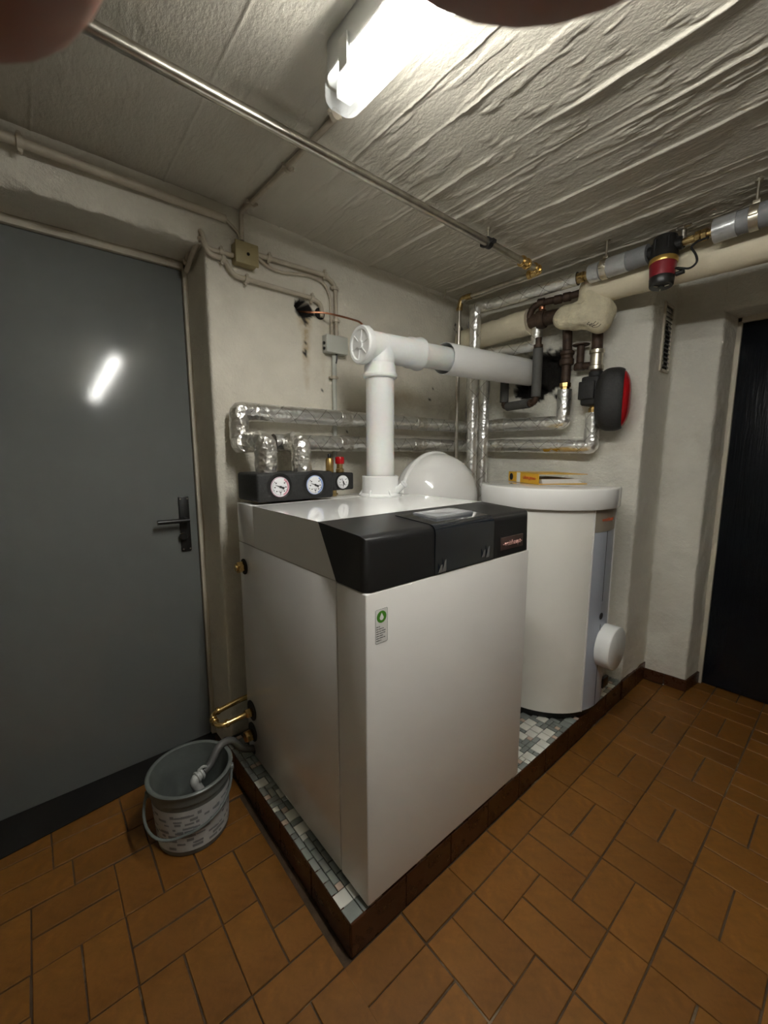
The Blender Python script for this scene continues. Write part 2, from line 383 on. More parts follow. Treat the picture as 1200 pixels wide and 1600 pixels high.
# ================================================================ SETTING
# ---- floor: grout bed and single tiles laid in basket weave
g = G(); g.box((-2.25, -2.45, -0.06), (2.95, 1.98, -0.0045)); floor = tag(g.build('floor', GROUT), kind='structure')
TM = {}
def tile_mesh(name, w, h, t, ch, m):
    k = (name, round(w, 3), round(h, 3), m.name)
    if k not in TM:
        a, b = w/2, h/2; vs = []
        for (i, z) in ((0, -t), (0, -ch), (ch, 0)):
            vs += [(-a+i, -b+i, z), (a-i, -b+i, z), (a-i, b-i, z), (-a+i, b-i, z)]
        fs = [(8, 9, 10, 11)]
        for r in (0, 4):
            fs += [(r+i, r+(i+1) % 4, r+4+(i+1) % 4, r+4+i) for i in range(4)]
        me = bpy.data.meshes.new(name); me.from_pydata(vs, [], fs); me.materials.append(m); TM[k] = me
    return TM[k]
ntile = 0
def tile(x0, x1, y0, y1):
    global ntile
    c = ((x0+x1)/2, (y0+y1)/2, 0)
    if not in_view(c, 400) or ntile >= 300: return
    if c[1] > 0.757 and c[0] > 0.53: return
    ntile += 1; j = 0.0021
    o = bpy.data.objects.new('floor_tile', tile_mesh('floor_tile', x1-x0-2*j, y1-y0-2*j, 0.008, 0.0014, TILE))
    o.location = (c[0]+random.uniform(-.0012, .0012), c[1]+random.uniform(-.0012, .0012), random.uniform(-0.0012, 0.0003)); o.rotation_euler = (random.uniform(-.003, .003), random.uniform(-.003, .003), random.uniform(-.008, .008))
    o.parent = floor; COL.objects.link(o)
def cell(x0, x1, y0, y1, along):
    if along == 'X': m_ = (y0+y1)/2; tile(x0, x1, y0, m_); tile(x0, x1, m_, y1)
    else: m_ = (x0+x1)/2; tile(x0, m_, y0, y1); tile(m_, x1, y0, y1)
U = 0.2065
for k in range(-1, 11):                                   # row of whole tiles along the plinth
    x0 = 0.705+U*k
    tile(x0, min(x0+U, 2.665) if x0 < 2.6 else x0+U, 0.652, 0.755)
for k in range(-1, 11):
    x0 = 0.705+U*k; yt = 0.652; r0 = 0
    if k == 1: tile(x0, x0+U, 0.549, 0.652); yt = 0.549; r0 = 1
    for r in range(0, 6):
        odd = (k+r+r0) % 2 if k != 1 else r % 2
        cell(x0, x0+U, yt-U*(r+1), yt-U*r, 'X' if odd else 'Y')
LX = 0.2083; LY = 0.2045
for i in range(-5, 3):                                    # in front of the grey door
    x0 = -0.12+LX*i
    for j in range(0, 7):
        y1 = 1.468-LY*j
        if i == 2:
            if j == 0: cell(x0, x0+LX, y1-LY, y1, 'X')
            elif j == 1: tile(x0, x0+LX/2, y1-LY, y1); tile(x0+LX/2, x0+LX, y1-LY*0.5, y1); 
            elif j == 2: tile(x0, x0+LX/2, y1-LY, y1); tile(x0+LX/2, x0+LX, y1-LY*0.5, y1+LY*0.5); tile(x0+LX/2, x0+LX, y1-LY, y1-LY*0.5)
            elif j == 3: tile(x0, x0+LX, y1-LY/2, y1); cell(x0, x0+LX, y1-LY*1.5, y1-LY/2, 'Y')
            else: cell(x0, x0+LX, y1-LY*1.5, y1-LY/2, 'X' if j % 2 == 0 else 'Y')
        else: cell(x0, x0+LX, y1-LY, y1, 'X' if (i+j) % 2 == 0 else 'Y')
for r, off in enumerate((-0.016, -0.064, 0.143)):         # plain bond by the threshold
    for k in range(-5, 4):
        x0 = off+0.2075*k
        if x0 < 0.5: tile(x0, min(x0+0.2075, 0.522), 1.471+0.1055*r, 1.471+0.1055*(r+1))
g = G(); g.prism([(-1.35, 1.60, 0.0008), (0.30, 1.782, 0.0008), (0.522, 1.782, 0.0008), (0.56, 1.93, 0.0008), (0.56, 1.98, 0.0008), (-1.35, 1.98, 0.0008)], (0, 0, 0.003))
tag(g.build('trim_1', mat('dark_threshold', (0.007, 0.006, 0.005), 0.6, var=0.3, vscale=20), smooth=False), 'dark worn threshold strip under the grey door', kind='structure')

# ---- ceiling: board-marked concrete, ridges where the formwork boards met
xs = np.concatenate([np.arange(-2.2, -0.6, 0.02), np.arange(-0.6, 2.96, 0.003)]); ys = np.concatenate([np.arange(-2.4, -0.6, 0.03), np.arange(-0.6, 2.0, 0.011)])
X_, Y_ = np.meshgrid(xs, ys); Q = np.stack([X_, Y_, np.zeros_like(X_)], -1).reshape(-1, 3)
x = Q[:, 0]; y = Q[:, 1]; h = np.zeros(len(Q))
st = Q*np.array([1, 0.16, 1])
edges = [-1.1, -0.86, -0.6, -0.36, -0.12, 0.09, 0.44, 0.67, 0.88, 1.0, 1.21, 1.385, 1.59, 1.785, 1.955, 2.15, 2.4, 2.65]
wob = vnoise(Q*np.array([0, 1, 0]), 2.2, 3)*0.0025+vnoise(Q*np.array([0, 1, 0]), 14, 4)*0.0012
for i, e in enumerate(edges):
    s_ = 1.0 if e > 0.8 else 0.45
    br = np.clip(vnoise(np.stack([0*x+i*3.1, y, 0*x], -1), 2.6, 9)*1.2+0.55+0.5*vnoise(np.stack([0*x+i*3.1, y, 0*x], -1), 14, 9), 0, 1.3)
    dx = x-e-wob*(1 if i % 2 else -1)
    h -= s_*(0.0070 if e > 1.1 else 0.0048)*(1.0*br*np.exp(-(dx/0.0034)**2)+0.14*br*np.exp(-(dx/0.014)**2))                                   # drip of concrete squeezed between two boards
    step_ = random.uniform(-0.0022, 0.0022)*s_; h += step_*0.5*(1+np.tanh(dx/0.0022))
    for k in range(2):
        o2 = random.uniform(0.03, 0.17); b2 = np.clip(vnoise(np.stack([0*x+i*7.7+k, y, 0*x], -1), 3.5, 21)-0.15, 0, 1)
        h -= s_*0.0045*b2*np.exp(-((x-e-o2-wob)/0.003)**2)
rg = np.clip((x-0.45)/0.5, 0.22, 1)
h += rg*(fbm(st, 34, 3, 31)*0.0003+fbm(Q, 4, 2, 37)*0.003)
pm = fbm(st*np.array([1, 2.6, 1]), 42, 3, 41); h -= np.clip((pm-0.62)/0.10, 0, 1)*0.0022*np.clip(rg, .3, 1)
pm = fbm(st*np.array([1, 1.6, 1]), 26, 3, 47); h -= np.clip((pm-0.60)/0.08, 0, 1)*0.0022*np.clip(rg, .25, 1)
Q[:, 2] = CEIL+h
ceil = tag(grid_object('ceiling', Q.reshape(X_.shape+(3,)), CEILM), kind='structure')

# ---- walls
hole = wA(474, 482); plate_h = wA(502, 492)
fl_h = wB(846, 588)
stainsA = [(wA(478, 530), 0.020, 0.20, 0.75), (wA(476, 500), 0.035, 0.06, 0.9), (wA(476, 552), 0.012, 0.05, 0.8), (wA(630, 622), 0.16, 0.05, 0.35), (wA(505, 540), 0.015, 0.2, 0.25), (wA(640, 430), 0.5, 0.05, 0.2)]
holesA = [(hole, 0.034, 0.036, 0.12, 0.4), (wA(476, 537), 0.006, 0.006, 0.0, 0.3), (wA(477, 551), 0.007, 0.012, 0.0, 0.5), (wA(505, 609), 0.006, 0.006, 0.0, 0.2), (wA(676, 607), 0.005, 0.005, 0.0, 0.2), (wA(699, 604), 0.006, 0.006, 0.0, .2), (wA(671, 624), 0.006, 0.009, 0.0, .5), (wA(543, 675), .005, .005, 0, .2), (wA(726, 530), .05, .055, .05, .5)]
wall('wall_back', [A1, A0, (0.560, 1.93)], 0, CEIL+0.01, 0.011, WALL, 0.004, holesA, stainsA)
wall('wall_right', [(2.866, 0.535), (2.687, 0.556), (2.67, 0.758), B0, B1], 0, CEIL+0.01, 0.012, WALLR, 0.006,
     [(fl_h, 0.115, 0.115, 0.10, 0.35), (wB(822, 610), 0.08, 0.05, 0.06, 0.4)], [(wB(860, 700), .4, .03, .3)])
# beam over the grey door: lumpy front face, worn lower edge, soffit
n1 = 240; zs = np.concatenate([np.linspace(2.275, 2.105, 18), np.full(22, 2.10)]); ysb = np.concatenate([np.full(18, 1.70), np.linspace(1.705, 1.95, 22)])
P = np.zeros((len(zs), n1, 3)); P[:, :, 0] = np.linspace(-2.2, 0.585, n1)[None]; P[:, :, 1] = ysb[:, None]; P[:, :, 2] = zs[:, None]
Q = P.reshape(-1, 3); ed = np.exp(-(((Q[:, 2]-2.105)**2+(Q[:, 1]-1.70)**2)/0.02**2))
Q[:, 1] += fbm(Q, 6, 3, 3)*0.004+ed*(0.008+0.010*fbm(Q, 24, 3, 8)); Q[:, 2] += ed*(0.006+0.010*fbm(Q, 20, 3, 9))+fbm(Q, 6, 3, 5)*0.003
tag(grid_object('trim_2', Q.reshape(P.shape), WALL), 'plastered concrete beam over the grey door', kind='structure')
wall('wall_left', [(-2.2, 1.98), (-2.2, -2.4)], 0, CEIL+.01, 0.06, WALL, 0.003)
wall('wall_front', [(-2.2, -2.4), (2.96, -2.4)], 0, CEIL+.01, 0.06, WALL, 0.003)
# lintel over the dark door: plan face at x 2.687, soffit at 2.02
n1 = 150; zs = np.concatenate([np.linspace(2.275, 2.03, 20), np.full(14, 2.022)]); xsb = np.concatenate([np.full(20, 2.687), np.linspace(2.69, 2.87, 14)])
P = np.zeros((len(zs), n1, 3)); P[:, :, 1] = np.linspace(0.565, -2.4, n1)[None]; P[:, :, 0] = xsb[:, None]; P[:, :, 2] = zs[:, None]
Q = P.reshape(-1, 3); Q[:, 0] += fbm(Q, 6, 3, 3)*0.004; Q[:, 2] += fbm(Q, 6, 3, 5)*0.003
tag(grid_object('trim_3', Q.reshape(P.shape), WALLR), 'plastered lintel above the dark door', kind='structure')

# ---- plinth with brown riser tiles and a mosaic top
PZ = 0.108; PX, PY = 0.527, 0.758
g = G(); g.box((PX+0.008, PY+0.008, -0.004), (2.30, 1.69, PZ-0.004))
plinth = tag(g.build('plinth', MGROUT, smooth=False), 'low tiled plinth carrying the boiler and tank, brown riser tiles and mosaic top', kind='structure')
def part_at(name, me, loc, rot, parent):
    o = bpy.data.objects.new(name, me); o.location = loc; o.rotation_euler = rot; o.parent = parent; COL.objects.link(o); return o
xx = PX
while xx < 2.64:                                         # riser, front side (runs on below the pier)
    L = min(0.2, 2.672-xx)
    part_at('riser_tile', tile_mesh('riser_tile', L-0.003, PZ-0.002, 0.012, 0.002, SKIRT), (xx+L/2, PY-(0.003 if xx < 2.2 else 0.010)+random.uniform(-.001, .001), PZ/2), (PI/2, 0, 0), plinth); xx += 0.2
yy = PY
while yy < 1.70:
    L = min(0.2, 1.70-yy)
    part_at('riser_tile', tile_mesh('riser_tile', L-0.003, PZ-0.002, 0.012, 0.002, SKIRT), (PX-0.001+random.uniform(-.001, .001), yy+L/2, PZ/2), (PI/2, 0, -PI/2), plinth); yy += 0.2
u = 0.0222
nx = int((2.33-PX)/u); ny = int((1.69-PY)/u); occ = np.zeros((nx, ny), bool)
nm = 0; restv = [G(), G(), G()]
for j in range(ny):
    for i in range(nx):
        if occ[i, j]: continue
        def free(a, b): return i+a <= nx and j+b <= ny and not occ[i:i+a, j:j+b].any()
        r = random.random()
        if r < 0.34 and free(2, 2): a, b, mi = 2, 2, 0
        elif r < 0.58 and free(2, 1): a, b, mi = 2, 1, 1
        elif r < 0.76 and free(1, 2): a, b, mi = 1, 2, 1
        else: a, b, mi = 1, 1, random.choice((2, 2, 1, 0))
        if a == 2 and b == 2 and random.random() < 0.12: mi = 1
        if PX+i*u < 0.6 and mi == 0 and random.random() < 0.5: mi = 1
        occ[i:i+a, j:j+b] = True
        cx = PX+(i+a/2)*u; cyy = PY+(j+b/2)*u
        if 0.60 < cx < 1.29 and cyy > 0.77: continue
        if math.hypot(cx-1.945, cyy-1.035) < 0.285: continue
        z = PZ+random.uniform(-0.0008, 0.0006)
        vis = (cx < 0.60 and cyy < 1.58) or (1.28 < cx < 1.85 and cyy < 1.12) or (cx > 2.1 and cyy < 0.86)
        if vis and nm < 295:
            nm += 1
            part_at('mosaic_tile', tile_mesh('mosaic_tile', a*u-0.0026, b*u-0.0026, 0.006, 0.0010, MOS[mi]), (cx, cyy, z), (0, 0, random.uniform(-.02, .02)), plinth)
        else: restv[mi].box((cx-a*u/2+.001, cyy-b*u/2+.001, z-0.005), (cx+a*u/2-.001, cyy+b*u/2-.001, z))
for rv, mm in zip(restv, MOS):
    o = rv.build('mosaic_field', mm, plinth, smooth=False, fix=False); o['kind'] = 'stuff'
# baseboard on the pier by the dark door
bb = G(); bb.prism([(2.667, 0.75, 0), (2.684, 0.551, 0), (2.866, 0.531, 0), (2.87, 0.56, 0), (2.70, 0.575, 0), (2.69, 0.75, 0)], (0, 0, 0.066))
bb = tag(bb.build('baseboard_right', MGROUT, smooth=False), kind='structure')
def base_tile(p, q, h):
    p = Vector((*p, 0)); q = Vector((*q, 0)); d = q-p; a = math.atan2(d.y, d.x)
    part_at('baseboard_tile', tile_mesh('baseboard_tile', d.length-0.002, h, 0.008, 0.0015, SKIRT), (p+q)/2+Vector((0, 0, h/2)), (PI/2, 0, a), bb)
for (p, q) in (((2.663, 0.754), (2.6745, 0.652)), ((2.6745, 0.652), (2.680, 0.548)), ((2.680, 0.546), (2.775, 0.535)), ((2.775, 0.535), (2.866, 0.525))):
    base_tile(p, q, 0.068)
# ---- grey steel door, left
g = G(); g.box((-2.2, 1.965, 0), (-0.36, 1.985, 2.11)); g.box((-0.40, 1.90, 0), (-0.362, 1.985, 2.11)); tag(g.build('wall_left_return', WALL, smooth=False), kind='structure').name = 'trim_7'
g = G(); g.box((-0.36, 1.918, 0.004), (0.540, 1.958, 2.068), 0.003)
d1 = tag(g.build('door_1', DOORG), 'flat grey painted steel door with black lever handle', kind='structure')
g = G(); a = onY(278, 777, 1.915); b_ = onY(300, 858, 1.915); xm = 0.489
g.box((xm-0.021, 1.909, 0.905), (xm+0.021, 1.918, 1.145), 0.004)
hp = g.build('handle_plate', BLACK, d1); hp['label'] = 'black handle plate'
g = G(); g.cyl((xm, 1.912, 1.045), (xm, 1.872, 1.045), 0.011, 16); g.tube([(xm+0.008, 1.872, 1.045), (xm-0.115, 1.872, 1.047)], 0.0095, 0, 14)
g.build('lever', BLACK, hp)
g = G(); g.cyl((xm-0.012, 1.910, 0.973), (xm-0.012, 1.893, 0.973), 0.017, 20, 0.003); g.build('key_turn', BLACK, hp)
for z in (0.915, 1.135):
    for dx in (-0.014, 0.014):
        g = G(); g.cyl((xm+dx, 1.910, z), (xm+dx, 1.907, z), 0.0035, 10); g.build('screw', STEEL, hp)
g = G(); g.box((0.543, 1.905, 0), (0.566, 1.96, 2.10), 0.004); g.box((-2.2, 1.905, 2.071), (0.566, 1.96, 2.10), 0.004)
tag(g.build('trim_4', FRAME), 'cream painted steel door frame', kind='structure')
# ---- dark door, right
g = G(); g.box((2.868, -0.45, 0.006), (2.91, 0.512, 1.992), 0.003)
tag(g.build('door_2', DOORD), 'dark blue black door in the plastered niche', kind='structure')
g = G(); g.box((2.856, 0.513, 0.0), (2.92, 0.536, 2.02), 0.003); g.box((2.856, -0.5, 1.994), (2.92, 0.536, 2.03), 0.003)
tag(g.build('trim_5', FRAME), 'pale frame around the dark door', kind='structure')
# closing walls outside the frame
g = G(); g.box((2.90, -2.42, 0), (2.96, -0.45, 2.27)); tag(g.build('trim_6', WALLR), kind='structure')

# ================================================================ OBJECTS
# ---- boiler
X0, X1, Y0, Y1, ZT, ZS, YS = 0.582, 1.308, 0.752, 1.545, 1.145, 0.998, 0.880
bo = thing('heating_boiler', 'large white floor-standing heating boiler with black control header, on the mosaic plinth', 'boiler', (0.945, 1.15, PZ))
g = G(); g.box((X0+.01, Y0+.02, PZ), (X1-.01, Y1-.01, PZ+0.015)); g.build('base_frame', BLACK, bo, smooth=False)
g = G(); g.box((X0, YS+0.0015, PZ+0.012), (X1, Y1, ZS-0.002), 0.003); body = g.build('side_casing', WHITE, bo)
g = G(); g.box((X0, Y0, PZ+0.012), (X1, YS-0.0015, ZS-0.004), 0.004, 3); front = g.build('front_panel', WHITEF, bo)
g = G(); g.prism([(X0, YS, ZS), (X0, 0.962, ZT), (X0, 1.398, ZT), (X0, 1.398, ZS)], (X1-X0, 0, 0)); g.build('top_cover', GLOSSW, bo, smooth=False)
g = G(); g.box((X0, 1.4005, ZS), (X1, Y1, ZT), 0.002); g.build('rear_cover', WHITE, bo)
# black header: rounded profile in y-z, rounded ends
b = bmesh.new(); pr = [(YS-0.002, ZS), (0.961, ZT), (Y0+0.004, ZT-0.012), (Y0, ZS-0.002)]
v0 = [b.verts.new((X0-0.001, y, z)) for y, z in pr]; v1 = [b.verts.new((X1+0.001, y, z)) for y, z in pr]
b.faces.new(v0); b.faces.new(list(reversed(v1)))
for i in range(4): b.faces.new((v0[(i+1) % 4], v0[i], v1[i], v1[(i+1) % 4]))
b.verts.ensure_lookup_table()
ee = [e for e in b.edges if (e.verts[0].co.y < 0.77 and e.verts[1].co.y < 0.77 and not (e.verts[0].co.z < 1.0 and e.verts[1].co.z < 1.0))]
bmesh.ops.bevel(b, geom=ee, offset=0.022, segments=5, profile=0.5, affect='EDGES')
g = G(); g.bm(b); header = g.build('control_header', BLKM, bo, 40)
# display: bent pane running from the top over the front edge
def bent(x0, x1, y_top, z_bot, th, name, m, par):
    pts = fillet([Vector((0, y_top, ZT-0.012*(1-(y_top-Y0)/0.2)+th)), Vector((0, Y0-th, ZT-0.012+th)), Vector((0, Y0-th, z_bot))], 0.026, 6)
    g = G(); n = len(pts); vs = []; 
    for xq in (x0, x1):
        for k, p in enumerate(pts): vs.append((xq, p.y, p.z))
        for k, p in enumerate(pts): vs.append((xq, p.y+(0.004 if k > n//2 else 0.001), p.z-(0.004 if k <= n//2 else 0.0)))
    fs = []
    for k in range(n-1):
        fs.append((k, k+1, 2*n+k+1, 2*n+k)); fs.append((n+k, 3*n+k, 3*n+k+1, n+k+1)); fs.append((k, n+k, n+k+1, k+1)); fs.append((2*n+k, 2*n+k+1, 3*n+k+1, 3*n+k))
    fs += [(0, 2*n, 3*n, n), (n-1, 2*n-1, 4*n-1, 3*n-1)]
    g.add(vs, fs); return g.build(name, m, par)
disp = bent(0.822, 1.092, 0.915, 0.998, 0.002, 'display', GLASS, bo)
g = G(); g.box((0.885, 0.805, ZT-0.0095), (1.055, 0.905, ZT+0.0035), 0.003); fm = g.build('protective_film', FILM, disp)
for k, (xa, za) in enumerate(((0.834, 1.000), (0.850, 1.0), (1.03, 1.012), (1.052, 1.008))):
    g = G(); a = 0.012+0.006*(k % 2)
    g.add([(xa, Y0-0.003, za), (xa+0.016, Y0-0.004, za+0.002), (xa+0.010, Y0-0.010, za+a*2.2), (xa+0.004, Y0-0.006, za+a)], [(0, 1, 2, 3), (0, 3, 2, 1)])
    g.prism([(xa, Y0-0.003, za), (xa+0.012, Y0-0.0045, za), (xa+0.006, Y0-0.0085, za+a*2)], (0.001, -0.0007, 0.001)); g.build('film_tab', FILM, disp)
g = G(); g.box((1.134, Y0-0.003, 1.016), (1.261, Y0+0.002, 1.058), 0.0012); bd = g.build('name_badge', PLATE, header)
text('-weishaupt-', 0.0235, REDT, bo, (1.1975, Y0-0.0036, 1.037), (1, 0, 0), (0, 0, 1), 'badge_lettering', 0.0008, 0.0)
# sticker on the front
sx0, sx1, sz0, sz1 = 0.610, 0.650, 0.859, 0.948; yf = Y0-0.0006
def rrect(x0, x1, z0, z1, r, y, n=4):
    out = []
    for cx, cz, a0 in ((x1-r, z1-r, 0), (x0+r, z1-r, 90), (x0+r, z0+r, 180), (x1-r, z0+r, 270)):
        for i in range(n+1):
            a = math.radians(a0+90*i/n); out.append((cx+r*math.cos(a), y, cz+r*math.sin(a)))
    return out
g = G(); g.prism(rrect(sx0, sx1, sz0, sz1, 0.004, yf), (0, 0.0005, 0)); stk = g.build('sticker', PAPER, front, smooth=False)
o1 = rrect(sx0, sx1, sz0, sz1, 0.004, yf-0.0002); o2 = rrect(sx0+.0007, sx1-.0007, sz0+.0007, sz1-.0007, 0.0035, yf-0.0002); n = len(o1)
g = G(); g.add(o1+o2, [(i, (i+1) % n, n+(i+1) % n, n+i) for i in range(n)])
for k, L in enumerate((.012, .024, .031, .030, .023, .029, .016)):          # lines of small print
    zz = 0.9025-0.006*k; xx = sx0+0.003; end = xx+L
    while xx < end:
        ww = min(random.uniform(0.006, 0.013), end-xx); g.box((xx, yf-0.0003, zz-0.0009), (xx+ww, yf-0.0001, zz+0.0009)); xx += ww+0.0015
p_ = g.build('sticker_print', PRINT, front, smooth=False)
g = G(); g.cyl((0.6305, yf-0.0003, 0.927), (0.6305, yf, 0.927), 0.0155, 36); g.build('green_disc', GREEN, front, smooth=False)
dp = [(0.6305+0.0062*math.cos(a), yf-0.0006, 0.9245+0.0062*math.sin(a)) for a in np.linspace(math.radians(205-60), math.radians(335+60), 18)]+[(0.6305, yf-0.0006, 0.9375)]
g = G(); g.prism(dp, (0, 0.0003, 0)); g.build('drop_mark', PAPER, front, smooth=False)
# brass fittings on the boiler's left flank
def hexnut(g, p, ax, r, L): return g.lathe([(r*.9, 0), (r, 0.15*L), (r, 0.85*L), (r*.88, L)], p, ax, 6)
def flank(z, y, r): 
    g = G(); g.lathe([(r, 0), (r, 0.0025)], (X0-0.0012, y, z), (-1, 0, 0), 28); return g.build('port_hole', DARKM, bo)
flank(0.905, 1.500, 0.030)
g = G(); hexnut(g, (X0-.001, 1.500, 0.905), (-1, 0, 0), 0.021, 0.03); g.cyl((X0-.03, 1.5, .905), (X0-.036, 1.5, .905), .013, 16); g.build('brass_plug', BRASS, bo)
flank(0.318, 1.495, 0.040); flank(0.225, 1.495, 0.038)
g = G(); hexnut(g, (X0, 1.495, 0.215), (-1, 0, 0), 0.023, 0.035); g.build('drain_cap', BRASS, bo)
g = G(); hexnut(g, (X0, 1.49, 0.315), (-1, 0, 0), 0.018, 0.03)
g.tube([(X0-.02, 1.49, 0.315), (X0-.135, 1.49, 0.307), (X0-.135, 1.575, 0.315), (X0-.02, 1.585, 0.325), (X0+.06, 1.585, 0.325)], 0.0105, 0.03, 14)
for p, q in (((X0-.095, 1.49, .310), (X0-.107, 1.49, .309)), ((X0-.135, 1.522, .310), (X0-.135, 1.532, .311)), ((X0-.135, 1.540, .311), (X0-.135, 1.550, .312)), ((X0-.10, 1.580, .318), (X0-.112, 1.579, .317))):
    g.cyl(p, q, 0.0145, 16, 0.002)
g.build('brass_bend', BRASS, bo)
# collar at the flue outlet
fx, fy = 1.158, 1.388
g = G(); g.lathe([(.092, 0), (.092, .006), (.083, .012), (.079, .014), (.079, .085), (.074, .088), (.072, .085), (.072, .05), (.062, .05)], (fx, fy, ZT), seg=40)
for a in (-100, -40, 20, 80, 140, 200): 
    ca, sa = math.cos(math.radians(a)), math.sin(math.radians(a)); 
    g.prism([(fx+.078*ca-.004*sa, fy+.078*sa+.004*ca, ZT+.006), (fx+.094*ca-.004*sa, fy+.094*sa+.004*ca, ZT+.006), (fx+.078*ca-.004*sa, fy+.078*sa+.004*ca, ZT+.03)], (.008*sa, -.008*ca, 0))
col = g.build('flue_collar', PVC, bo)
for k, a in enumerate((-62, -38)):                        # measuring ports on the collar
    ca, sa = math.cos(math.radians(a)), math.sin(math.radians(a)); g = G()
    g.cyl((fx+.07*ca, fy+.07*sa, ZT+.018), (fx+.105*ca, fy+.105*sa, ZT+.050), 0.014, 18, .002); g.cyl((fx+.105*ca, fy+.105*sa, ZT+.050), (fx+.112*ca, fy+.112*sa, ZT+.056), 0.0165, 18, .003); g.build('test_port', PVC, col)

# ---- flue
fz = 1.765; fw_ = Vector((2.215, 1.352, 1.790))          # where it enters the wall
fl = thing('flue_pipe', 'white plastic flue rising from the boiler and running into the right wall', 'flue', (fx, fy, ZT+.05))
g = G(); g.lathe([(.052, 0), (.060, .004), (.060, .42), (.061, .43), (.061, .505)], (fx, fy, ZT+.075), seg=40); g.build('lower_pipe', PPS, fl)
g = G(); g.lathe([(.066, 0), (.071, .004), (.073, .012), (.071, .020), (.067, .026), (.066, .05), (.060, .062)], (fx, fy, 1.640), seg=40)
d = (fw_-Vector((fx, fy, fz))).normalized(); c0 = Vector((fx, fy, fz))
g.cyl(c0-Vector((0, 0, .09)), c0+Vector((0, 0, .01)), .0605, 36); g.lathe([(.0605, 0), (.058, .02), (.045, .045), (.02, .058), (0, .062)], c0, (0, 0, 1), 36)
g.lathe([(.060, -.08), (.0605, -.06), (.0605, .15), (.066, .16), (.066, .20), (.070, .208), (.072, .216), (.070, .224), (.062, .228)], c0, d, 40)
g.build('tee', PPS, fl)
e = -d; g = G(); g.lathe([(.073, .075), (.075, .082), (.075, .100), (.070, .106), (.060, .106), (.056, .100), (.018, .100), (.016, .106), (.006, .106), (0, .106)], c0, e, 40)
for k in range(6):
    a = k*PI/3; q1 = d.orthogonal().normalized(); q2 = d.cross(q1); r_ = q1*math.cos(a)+q2*math.sin(a); g.tube([c0+e*.102+r_*.015, c0+e*.102+r_*.056], .0025, 0, 6)
g.build('inspection_cap', PVC, fl)
g = G(); g.lathe([(.054, .20), (.054, .60)], c0, d, 36); g.build('inner_pipe', PPS, fl)
Lw = (fw_-c0).length; g = G(); g.lathe([(.0705, .385), (.072, .383), (.073, .386), (.073, Lw+.05), (.0705, Lw+.05), (.0705, .385)], c0, d, 48); g.build('outer_pipe', PVC, fl)

# ---- pump group block with thermometers
GY = 1.404
def gauge(par, c, r, ring, ang, arc=None, tick0=-220, tick1=40):
    """dial facing -Y at c"""
    c = Vector(c); g = G(); g.lathe([(r*1.30, 0), (r*1.30, .003), (r*1.22, .0035), (r*1.08, .0005)], c+Vector((0, .002, 0)), (0, -1, 0), 36); rg_ = g.build('bezel', BLACK, par)
    g = G(); g.lathe([(r*1.06, 0), (r*1.06, .004), (r, .006), (r*.97, .005)], c, (0, -1, 0), 36); g.build('dial_ring', ring, par)
    g = G(); g.cyl(c-Vector((0, 0, 0)), c+Vector((0, -.0052, 0)), r*.975, 36); dl = g.build('dial', DIAL, par); dl['label'] = 'white dial'
    g = G()
    for k in range(25):
        a = math.radians(tick0+(tick1-tick0)*k/24); L = .16 if k % 6 == 0 else .09; u_ = Vector((math.cos(a), 0, math.sin(a))); t_ = Vector((-u_.z, 0, u_.x))*r*(.022 if k % 6 else .035)
        p = c+Vector((0, -.0056, 0)); g.add([p+u_*r*.90-t_, p+u_*r*.90+t_, p+u_*r*(.90-L)+t_, p+u_*r*(.90-L)-t_], [(0, 1, 2, 3)])
    for k in range(7):
        a = math.radians(tick0+(tick1-tick0)*k/6); q_ = c+Vector((math.cos(a)*r*.62, -.0056, math.sin(a)*r*.62)); a_ = r*.075
        g.add([q_+Vector((-a_, 0, -a_*.8)), q_+Vector((a_, 0, -a_*.8)), q_+Vector((a_, 0, a_*.8)), q_+Vector((-a_, 0, a_*.8))], [(0, 1, 2, 3)])
    for wd, zz in ((.5, -.42), (.36, -.54)): p = c+Vector((0, -.0056, zz*r)); g.add([p+Vector((-wd*r/2, 0, -.02*r)), p+Vector((wd*r/2, 0, -.02*r)), p+Vector((wd*r/2, 0, .02*r)), p+Vector((-wd*r/2, 0, .02*r))], [(0, 1, 2, 3)])
    g.build('scale_marks', PRINT, dl, smooth=False)
    if arc:
        n = 16; vs = []
        for k in range(n+1):
            a = math.radians(-70+130*k/n); 
            for rr in (.80, .97): vs.append(c+Vector((math.cos(a)*rr*r, -.0054, math.sin(a)*rr*r)))
        g = G(); g.add(vs, [(2*k, 2*k+1, 2*k+3, 2*k+2) for k in range(n)]); g.build('colour_arc', arc, dl, smooth=False)
    a = math.radians(ang); u_ = Vector((math.cos(a), 0, math.sin(a))); t_ = Vector((-u_.z, 0, u_.x)); p = c+Vector((0, -.0075, 0))
    g = G(); g.prism([p+u_*r*.72, p+t_*r*.06, p-u_*r*.45+t_*r*.14, p-u_*r*.45-t_*r*.14, p-t_*r*.06], (0, .001, 0)); g.cyl(p+Vector((0, .0012, 0)), p-Vector((0, .001, 0)), r*.12, 14); g.build('needle', PRINT, dl, smooth=False)
pb = thing('pump_group', 'long black foam pump block with two round thermometers, on the boiler top', 'pump group', (0.76, 1.49, ZT))
g = G(); g.box((0.603, GY, ZT+.008), (0.926, 1.585, 1.258), 0.010, 3); g.build('foam_housing', EPP, pb)
for px_ in (0.66, 0.87):
    g = G(); g.cyl((px_, 1.5, ZT), (px_, 1.5, ZT+.012), .03, 18); g.build('boiler_connection', BRASSD, pb)
